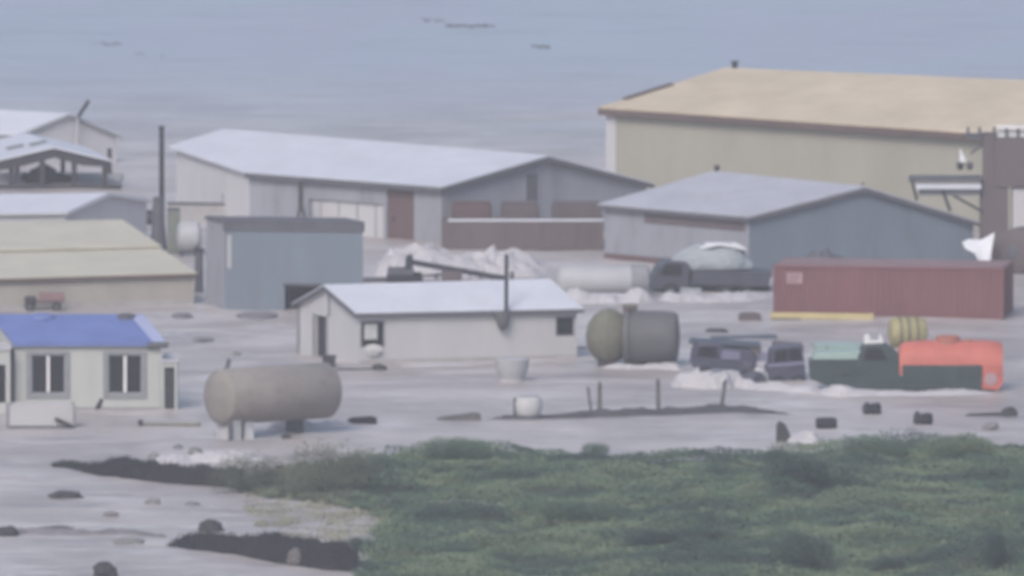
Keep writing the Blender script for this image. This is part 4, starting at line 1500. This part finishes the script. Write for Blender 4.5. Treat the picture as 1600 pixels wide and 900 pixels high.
MB().prism([(-.35, -.1), (-.33, .85), (-.18, 1.05), (.1, .85), (.3, .45), (.4, -.1)], 0, .25).build('plate', 'dark_rock', t, bevel=.04)
MB().prism([(-.2, 0), (-.18, .6), (.1, .5), (.2, 0)], .253, .5).build('stiffener', 'dark_metal', t)
# pale barrel and white tub
P = T(825, 657)
t = thing('pale_barrel', 'pale drum with dark left rim standing in the flood', 'barrel', P)
MB().lathe((0, .6, .2), (0, 0, 1), [(0, .55), (.25, .66), (.6, .68), (.85, .62), (.92, .5)], 24).build('shell', 'white_sack', t, smooth=True)
MB().lathe((0, .6, -.03), (0, 0, 1), [(0, .72), (.26, .68)], 24).build('base', 'dark_trim', t, smooth=True)
MB().lathe((0, .6, 1.12), (0, 0, 1), [(0, .5), (.03, .54), (.06, .4)], 20).build('lid', 'tank_white', t)
MB().box(-.7, -.56, .3, .75, .2, 1.05).build('handle', 'dark_trim', t)
MB().box(-1.2, -.75, .3, .7, 0, .18).build('chock', 'dark_timber', t)
P = T(800, 599)
t = thing('white_tub', 'white tapered tub standing before the white cabin', 'tub', P)
MB().lathe((0, .7, .15), (0, 0, 1), [(0, .6), (.5, .8), (.95, .84), (1.0, .8), (1.02, .5)], 24).build('body', 'tank_white', t, smooth=True)
MB().lathe((0, .7, -.03), (0, 0, 1), [(0, .66), (.2, .62)], 20).build('base', 'pale_gravel', t)
MB().lathe((0, .7, 1.1), (0, 0, 1), [(0, .86), (.06, .86)], 24).build('rim', 'white_wall', t)

# fence posts and the dark berm they stand on
bank('dark_berm', 'low dark line of debris along the foot of the fence posts', 'ridge', [(760, 657, 654), (800, 657, 650), (900, 655, 645), (940, 653, 639), (1040, 650, 637), (1130, 647, 633), (1190, 648, 638), (1240, 650, 647)], 1.3, 'drift', seed=5, rough=.3)
for a, yb_, b, yt, lb in ((925, 646, 919, 604, 'thin leaning fence post, leftmost of the four on the dark ridge'), (937, 645, 937, 597, 'upright fence post second from the left on the dark ridge'),
                          (1029, 641, 1028, 592, 'upright fence post third from the left on the dark ridge'), (1126, 638, 1133, 593, 'leaning fence post, rightmost of the four on the dark ridge')):
    P = T(a, yb_)
    s_ = ppm(P)
    r_ = .07 if a == 925 else .1
    tp = Vector(((b - a) / s_, 0, (yb_ - yt) / s_))
    t = thing('fence_post', lb, 'post', P + Vector((0, .3, 0)), 0, 'posts on the dark ridge')
    MB().lathe((0, 0, -.2), tp, [(0, r_ * 1.1), (tp.length * .6, r_), (tp.length + .15, r_ * .85), (tp.length + .2, r_ * .4)], 10).build('post', 'wood_grey', t)
    MB().lathe(tp * .8, tp, [(0, r_ * 1.2), (.05, r_ * 1.2)], 10).build('wire_band', 'dark_metal', t)

# rubble heaps
foam('white foam breaking in front of the blue pickup wreck', [(1040, 603, 592), (1062, 606, 570), (1100, 608, 566), (1120, 608, 574), (1150, 606, 564), (1165, 608, 580), (1200, 612, 594), (1262, 616, 600), (1310, 618, 612)], 2.2, 6)
foam('low foam line along the green and orange truck', [(1262, 616, 606), (1310, 620, 600), (1360, 619, 609), (1430, 619, 611), (1500, 618, 608), (1575, 617, 611)], 1.6, 21)
foam('foam washing round the dark olive and grey tank', [(930, 576, 571), (980, 578, 568), (1030, 578, 566), (1075, 580, 568)], 1.6, 22)
foam('foam between the pale tank and the dark truck', [(860, 472, 462), (905, 474, 452), (950, 474, 458), (1000, 474, 450), (1030, 472, 462)], 2.6, 23)
foam('foam line under the dark truck', [(1020, 470, 462), (1060, 474, 454), (1110, 473, 460), (1160, 471, 455), (1210, 467, 458)], 2.4, 24)
foam('foam lapping along the front of the white cabin', [(600, 574, 571), (700, 572, 567), (800, 569, 565), (890, 566, 561)], 1.4, 25)
foam('foam swirl between the blue pickup and the blue van', [(1165, 586, 580), (1185, 590, 570), (1200, 592, 576), (1215, 594, 588)], 1.4, 26)
for nm, lb, ct, px, py, w_, h_, dp, mt, rx, ry in (
        ('roof_panel_wreck', 'long dark sheet afloat behind the blue pickup wreck', 'wreckage', 1165, 530, 3.4, .12, 1.2, 'truck_dark', 3, -1),
        ('crate_wreck', 'brown grey crate tilted behind the blue van', 'crate', 1232, 552, 1.5, .55, .9, 'brown_bin', 4, 5),
        ('pale_box_wreck', 'pale lilac box wedged right of the blue pickup', 'box', 1192, 566, .8, .6, .7, 'faded_blue', -4, 8),
        ('board_wreck', 'dark tilted board above the blue van at the green bonnet', 'board', 1272, 543, 1.7, .16, .7, 'truck_dark', 2, -6),
        ('green_sheet_wreck', 'pale green sheet afloat behind the green bonnet', 'sheet', 1315, 548, 2.6, .3, 1.3, 'pale_green', 5, 2)):
    t = thing(nm, lb, ct, T(px, py) + Vector((0, 0, -.08)))
    t.rotation_euler = (R(rx), R(ry), R(rx * 2))
    MB().box(-w_ / 2, w_ / 2, 0, dp, 0, h_).build('body', mt, t, bevel=.03)
    for q_ in (-.3, .3):
        MB().box(w_ * q_ - .05, w_ * q_ + .05, -.03, -.003, .02, h_ - .02).build('batten', 'dark_trim', t)
foam('long white foam surge behind the boom machine', [(568, 432, 398), (600, 432, 388), (618, 432, 384), (660, 432, 390), (740, 430, 392), (752, 430, 392), (768, 430, 384), (782, 430, 390), (830, 428, 398), (900, 428, 408)], 6.5, 7)
foam('small bright foam patch beside the dark upright slab', [(1230, 694, 690), (1244, 694, 668), (1262, 694, 666), (1290, 694, 688)], 2.2, 8)
foam('pale foam line just above the beige tank', [(340, 586, 584), (380, 588, 572), (430, 588, 576), (520, 590, 586)], 2.5, 9)
foam('pale foam washing past the beige tank piers', [(228, 722, 717), (270, 724, 708), (320, 724, 703), (380, 724, 708), (450, 720, 714)], 2.0, 10)
for i, (px, py, w, m_, lb) in enumerate(((447, 687, 15, 'dark_rock', 'tiny dark floating scrap below the beige tank'), (240, 718, 18, 'grey_rock', 'grey floating scrap left of the foam by the piers'), (278, 703, 16, 'grey_rock', 'grey floating scrap behind the foam by the piers'),
                                         (305, 711, 22, 'grey_rock', 'flat grey floating scrap in the foam by the piers'), (370, 556, 12, 'grey_rock', 'small grey floating scrap above the beige tank'), (1548, 674, 26, 'grey_rock', 'flat grey floating scrap at the far right above the green land'))):
    rock('floating_scrap', lb, px - w / 2, px + w / 2, py - w * .55, py, m_, 'debris', i + 20, .9)
# ground litter in the open yard
for i, (x0, x1, yt, yb, lb) in enumerate(((366, 432, 493, 501, 'low dark floating litter left of the white cabin'), (268, 300, 491, 498, 'small dark litter patch right of the blue roof'), (300, 334, 530, 536, 'faint litter patch above the beige tank'))):
    rock('litter_patch', lb, x0, x1, yt, yb, 'litter', 'litter', i + 40, 1.6)

# ================================================================== FOREGROUND SLOPE
bank('turf_bank', 'dark turf bank running into the green land at the left', 'bank', [(84, 730, 725), (110, 734, 726), (150, 744, 727), (185, 748, 719), (215, 752, 722), (260, 757, 728), (330, 760, 732), (380, 764, 735)], 2.4, 'dark_earth', seed=12, rough=.14, n=80)
bank('turf_bank', 'dark ragged earth bank at the bottom left', 'bank', [(264, 856, 852), (300, 862, 836), (340, 866, 837), (400, 874, 840), (440, 882, 838), (500, 892, 846), (560, 896, 858)], 2.2, 'dark_earth', seed=13, rough=.14, n=80)
for i, (x0, x1, yt, yb, m_, lb) in enumerate((
        (146, 182, 880, 904, 'dark_rock', 'dark rounded rock cut by the bottom edge at left'), (308, 348, 814, 834, 'dark_rock', 'dark rock just above the lower earth bank'), (448, 478, 858, 886, 'wood_grey', 'grey rock on the lower dark bank'),
        (480, 500, 862, 884, 'grey_rock', 'small pale rock right of the grey rock on the lower bank'), (76, 130, 769, 781, 'dark_rock', 'long flat dark debris afloat at the left below the turf bank'), (160, 184, 799, 810, 'grey_rock', 'small grey debris afloat in the middle of the lower left'),
        (176, 224, 842, 852, 'grey_rock', 'flat grey debris afloat left of the lower dark bank'), (226, 252, 780, 790, 'grey_rock', 'pale debris afloat below the turf bank'), (288, 312, 784, 793, 'grey_rock', 'pale debris afloat near the left tip of the green land'), (60, 116, 824, 834, 'dark_rock', 'flat dark debris in the dark ripple at lower left'), (-10, 30, 824, 840, 'dark_rock', 'dark debris at the left edge in the dark ripple'))):
    rock('floating_debris', lb, x0, x1, yt, yb, m_, 'debris', i + 60, .8)
bank('drift_line', 'low grey ripple ridge crossing the water at lower left', 'ridge', [(-20, 842, 832), (40, 838, 826), (110, 838, 827), (190, 838, 828), (260, 842, 834)], 1.2, 'litter', seed=15, rough=.3)  # solid ridge, its dark colour stands in for a ripple on the water

def leaf_mat(name, c, c2):
    m = mat(name, c, .8, .18, .35, (1, 1, 1), c2, .5, spec=.15)
    return m
leaf_mat('leaf_green', (.088, .142, .09), (.115, .16, .098))
leaf_mat('leaf_dark', (.05, .082, .066), (.07, .10, .072))
leaf_mat('leaf_olive', (.155, .20, .12), (.195, .21, .14))
leaf_mat('leaf_bank', (.028, .030, .030), (.045, .046, .042))
leaf_mat('leaf_dry', (.27, .265, .19), (.33, .31, .24))
leaf_mat('leaf_grey', (.115, .132, .092), (.15, .16, .115))

def leaf(vs, fs, p, r, rnd):
    a = Vector((rnd.uniform(-1, 1), rnd.uniform(-1, 1), rnd.uniform(-.5, .5))).normalized()
    b = a.cross(Vector((rnd.uniform(-.4, .4), rnd.uniform(-.6, .1), rnd.uniform(.7, 1)))).normalized()
    o = len(vs)
    vs += [p - a * r, p + b * r * .5, p + a * r, p - b * r * .5]
    fs.append((o, o + 1, o + 2, o + 3))

def build_cover():
    rnd = random.Random(5)
    vs, fs = [], []
    dryf = set()
    x0, x1 = min(p.x for p in VEG), 27.0
    y0, y1 = 516.0, 594.0
    n = 0
    while n < 640000:
        x, y = rnd.uniform(x0, x1), rnd.uniform(y0, y1)
        n += 1
        d = .5 + .8 * nz(x, y, .3, 51) + .5 * nz(x, y, .9, 52)
        if rnd.random() > .35 + d or not veg_at(x, y):
            continue
        hh = (.16 + 1.0 * max(0, nz(x * .7, y, .4, 61) + .1) + .3 * max(0, nz(x, y, 1.0, 63)))
        hh *= min(1, max(.6, (x - x0) / 3))
        p = Vector((x, y, hgt(x, y) + hh * rnd.random() ** .4))
        leaf(vs, fs, p, rnd.uniform(.04, .10), rnd)
    dry = [T(a, b) for a, b in ((385, 772), (470, 780), (590, 792), (610, 820), (570, 860), (470, 846), (400, 826), (380, 800))]
    for _ in range(26000):
        x = rnd.uniform(min(p.x for p in dry), max(p.x for p in dry))
        y = rnd.uniform(min(p.y for p in dry), max(p.y for p in dry))
        if in_poly(x + nz(x, y, .7, 81), y + nz(x, y, .7, 82) * 1.5, dry) and rnd.random() < .3 + nz(x, y, .6, 83):
            leaf(vs, fs, Vector((x, y, H(x, y) + .16 * rnd.random())), rnd.uniform(.05, .1), rnd)
            dryf.add(len(fs) - 1)
    me = bpy.data.meshes.new('ground_cover')
    me.from_pydata(vs, [], fs)
    me.materials.append(MATS['leaf_green'])
    me.materials.append(MATS['leaf_olive'])
    me.materials.append(MATS['leaf_dark'])
    me.materials.append(MATS['leaf_dry'])
    me.materials.append(MATS['leaf_grey'])
    idx = []
    for q_, f in enumerate(fs):
        if q_ in dryf:
            idx.append(3)
            continue
        p = vs[f[0]]
        t = nz(p.x * .6, p.y, .3, 71) + .3 * nz(p.x, p.y, .8, 72) + .12 * nz(p.x, p.y, 3, 73)  # broad tone patches carry the hummocks' light and shade in the leaf colour
        idx.append(4 if p.x < -7.5 + 2 * nz(p.x, p.y, .5, 74) and t < .15 else 1 if t > .12 else 2 if t < -.17 else 0)
    me.polygons.foreach_set('material_index', idx)
    o = bpy.data.objects.new('ground_cover', me)
    col.objects.link(o)
    tag(o, 'dense green low scrub covering the foreground land', 'scrub', None, 'stuff')
build_cover()

def shrub_mesh(seed, leafm, n=9000, lobes=9):
    rnd = random.Random(seed)
    cs = [(Vector((rnd.uniform(-.55, .55), rnd.uniform(-.5, .5), rnd.uniform(.3, .6))), rnd.uniform(.28, .48)) for _ in range(lobes)]
    vs, fs = [], []
    for _ in range(n):
        c, r = rnd.choice(cs)
        d = Vector((rnd.gauss(0, 1), rnd.gauss(0, 1), rnd.gauss(0, 1))).normalized()
        p = c + d * r * rnd.uniform(.55, 1.05)
        if p.z < .02:
            p.z = rnd.uniform(.02, .2)
        leaf(vs, fs, p, rnd.uniform(.014, .03), rnd)
    me = bpy.data.meshes.new('foliage')
    me.from_pydata(vs, [], fs)
    me.materials.append(MATS[leafm])
    return me
def stem_mesh(seed):
    rnd = random.Random(seed)
    mb = MB()
    for k in range(5):
        a = rnd.uniform(0, 6.28)
        q = Vector((math.cos(a) * .35, math.sin(a) * .35, rnd.uniform(.12, .25)))
        mb.lathe((0, 0, -.1), q + Vector((0, 0, .1)), [(0, .035), (q.length * .6, .02), (q.length, .008)], 6)
    me = bpy.data.meshes.new('stem')
    me.from_pydata(mb.v, [], mb.f)
    me.materials.append(MATS['stem'])
    return me
SH = [shrub_mesh(i, m_) for i, m_ in ((1, 'leaf_dark'), (2, 'leaf_dark'), (3, 'leaf_green'), (4, 'leaf_olive'), (5, 'leaf_grey'))]
ST = [stem_mesh(9), stem_mesh(10)]
shr = [((1180, 1420), 705, 770, 0, 'broad dark bush in the right half of the land'), ((960, 1072), 822, 858, 1, 'round dark bush low in the middle of the land'), ((808, 1000), 776, 822, 2, 'wide green bush left of the round dark bush'),
       ((1104, 1142), 818, 840, 0, 'small dark tuft right of the round dark bush'), ((1180, 1310), 820, 900, 1, 'large dark bush at the bottom edge right of centre'), ((330, 450), 708, 772, 4, 'greyish bush at the left tip of the green land'),
       ((440, 610), 692, 774, 4, 'grey olive bush on the crest left of centre'), ((1290, 1440), 682, 722, 2, 'green bush on the crest under the engine block'), ((1530, 1620), 820, 890, 0, 'dark bush at the bottom right corner'),
       ((640, 780), 684, 726, 2, 'green bush on the crest at the centre left'), ((1440, 1560), 678, 716, 3, 'pale green bush on the crest near the right edge'), ((1190, 1280), 700, 728, 0, 'dim bush on the crest below the white heap'),
       ((540, 600), 838, 862, 0, 'dark tuft at the lower left edge of the green land'), ((690, 760), 850, 872, 2, 'small green tuft at the bottom left of centre'), ((1350, 1420), 866, 896, 1, 'dark tuft near the bottom right'), ((900, 960), 690, 716, 2, 'small green bush on the crest right of centre')]
for i, ((a, b), yt, yb, v, lb) in enumerate(shr):
    P = T((a + b) / 2, yb)
    s_ = ppm(P)
    w, h = (b - a) / s_, (yb - yt) / s_
    t = thing('bush', lb, 'bush', P + Vector((0, .4, -.05)), i * 1.3 * 0, 'bushes on the foreground land')
    o = bpy.data.objects.new('foliage', SH[v]); col.objects.link(o); o.parent = t
    o.scale = (w / 1.7, min(w, 2.6) / 1.7, h / .95)
    o = bpy.data.objects.new('stem', ST[i % 2]); col.objects.link(o); o.parent = t
    o.scale = (w / 1.7, min(w, 2.6) / 1.7, h / .95)

# coarse grass growing on the two turf banks
for b_ in [o for o in col.objects if o.name.startswith('turf_bank')]:
    rnd = random.Random(len(b_.name))
    vs, fs = [], []
    vv = [v.co for v in b_.data.vertices if H(v.co.x + b_.location.x, v.co.y + b_.location.y) + .03 < v.co.z + b_.location.z]
    for _ in range(2600):
        p = rnd.choice(vv) + Vector((rnd.gauss(0, .12), rnd.gauss(0, .12), rnd.uniform(-.03, .12)))
        leaf(vs, fs, p, rnd.uniform(.04, .09), rnd)
    me = bpy.data.meshes.new('grass')
    me.from_pydata(vs, [], fs)
    me.materials.append(MATS['leaf_bank'])
    o = bpy.data.objects.new('grass', me)
    col.objects.link(o)
    o.parent = b_
    o['kind'] = 'stuff'

# ================================================================== SEA DETAILS
def reef(label, x0, x1, py, th, seed):
    P = G((x0 + x1) / 2, py, 0)
    s_ = ppm(P)
    w = (x1 - x0) / s_ / 2
    mb = MB()
    rnd = random.Random(seed)
    for k in range(7):
        f = -1 + 2 * (k + .5) / 7
        lump(mb, (f * w * .85, rnd.uniform(-.8, .8) + f * -.8, -.05), w / 6.0, rnd.uniform(.8, 1.5), th * rnd.uniform(.6, 1.0), seed + k, 2, .3)
    o = mb.build('reef_rock', 'reef', None, P, smooth=True)
    tag(o, label, 'reef', 'low reefs awash in the sea')
reef('long dark low reef in the sea near the top centre', 690, 780, 41, .22, 1)
reef('faint reef joining the left of the long dark reef', 655, 700, 32, .14, 2)
reef('small dark reef in the sea right of the long reef', 828, 862, 73, .2, 3)
reef('faint reef in the sea at the upper left', 135, 195, 68, .10, 4)
reef('faint small reef in the sea at the upper left, nearer the shore', 205, 262, 86, .09, 5)

# ================================================================== HAZE
me = MB().box(-1150, 1150, -300, 2550, -16, 66)
hm = bpy.data.materials.new('haze_air')
hm.use_nodes = True
t = hm.node_tree
t.nodes.clear()
out = t.nodes.new('ShaderNodeOutputMaterial')
pv_ = t.nodes.new('ShaderNodeVolumePrincipled')
pv_.inputs['Color'].default_value = (.93, .94, 1.0, 1)
pv_.inputs['Density'].default_value = HAZE_DENSITY
pv_.inputs['Anisotropy'].default_value = 0.0
t.links.new(pv_.outputs[0], out.inputs['Volume'])
hz_o = me.build('haze', hm)
hz_o['kind'] = 'stuff'
hz_o['label'] = 'pale sea haze over the whole yard'
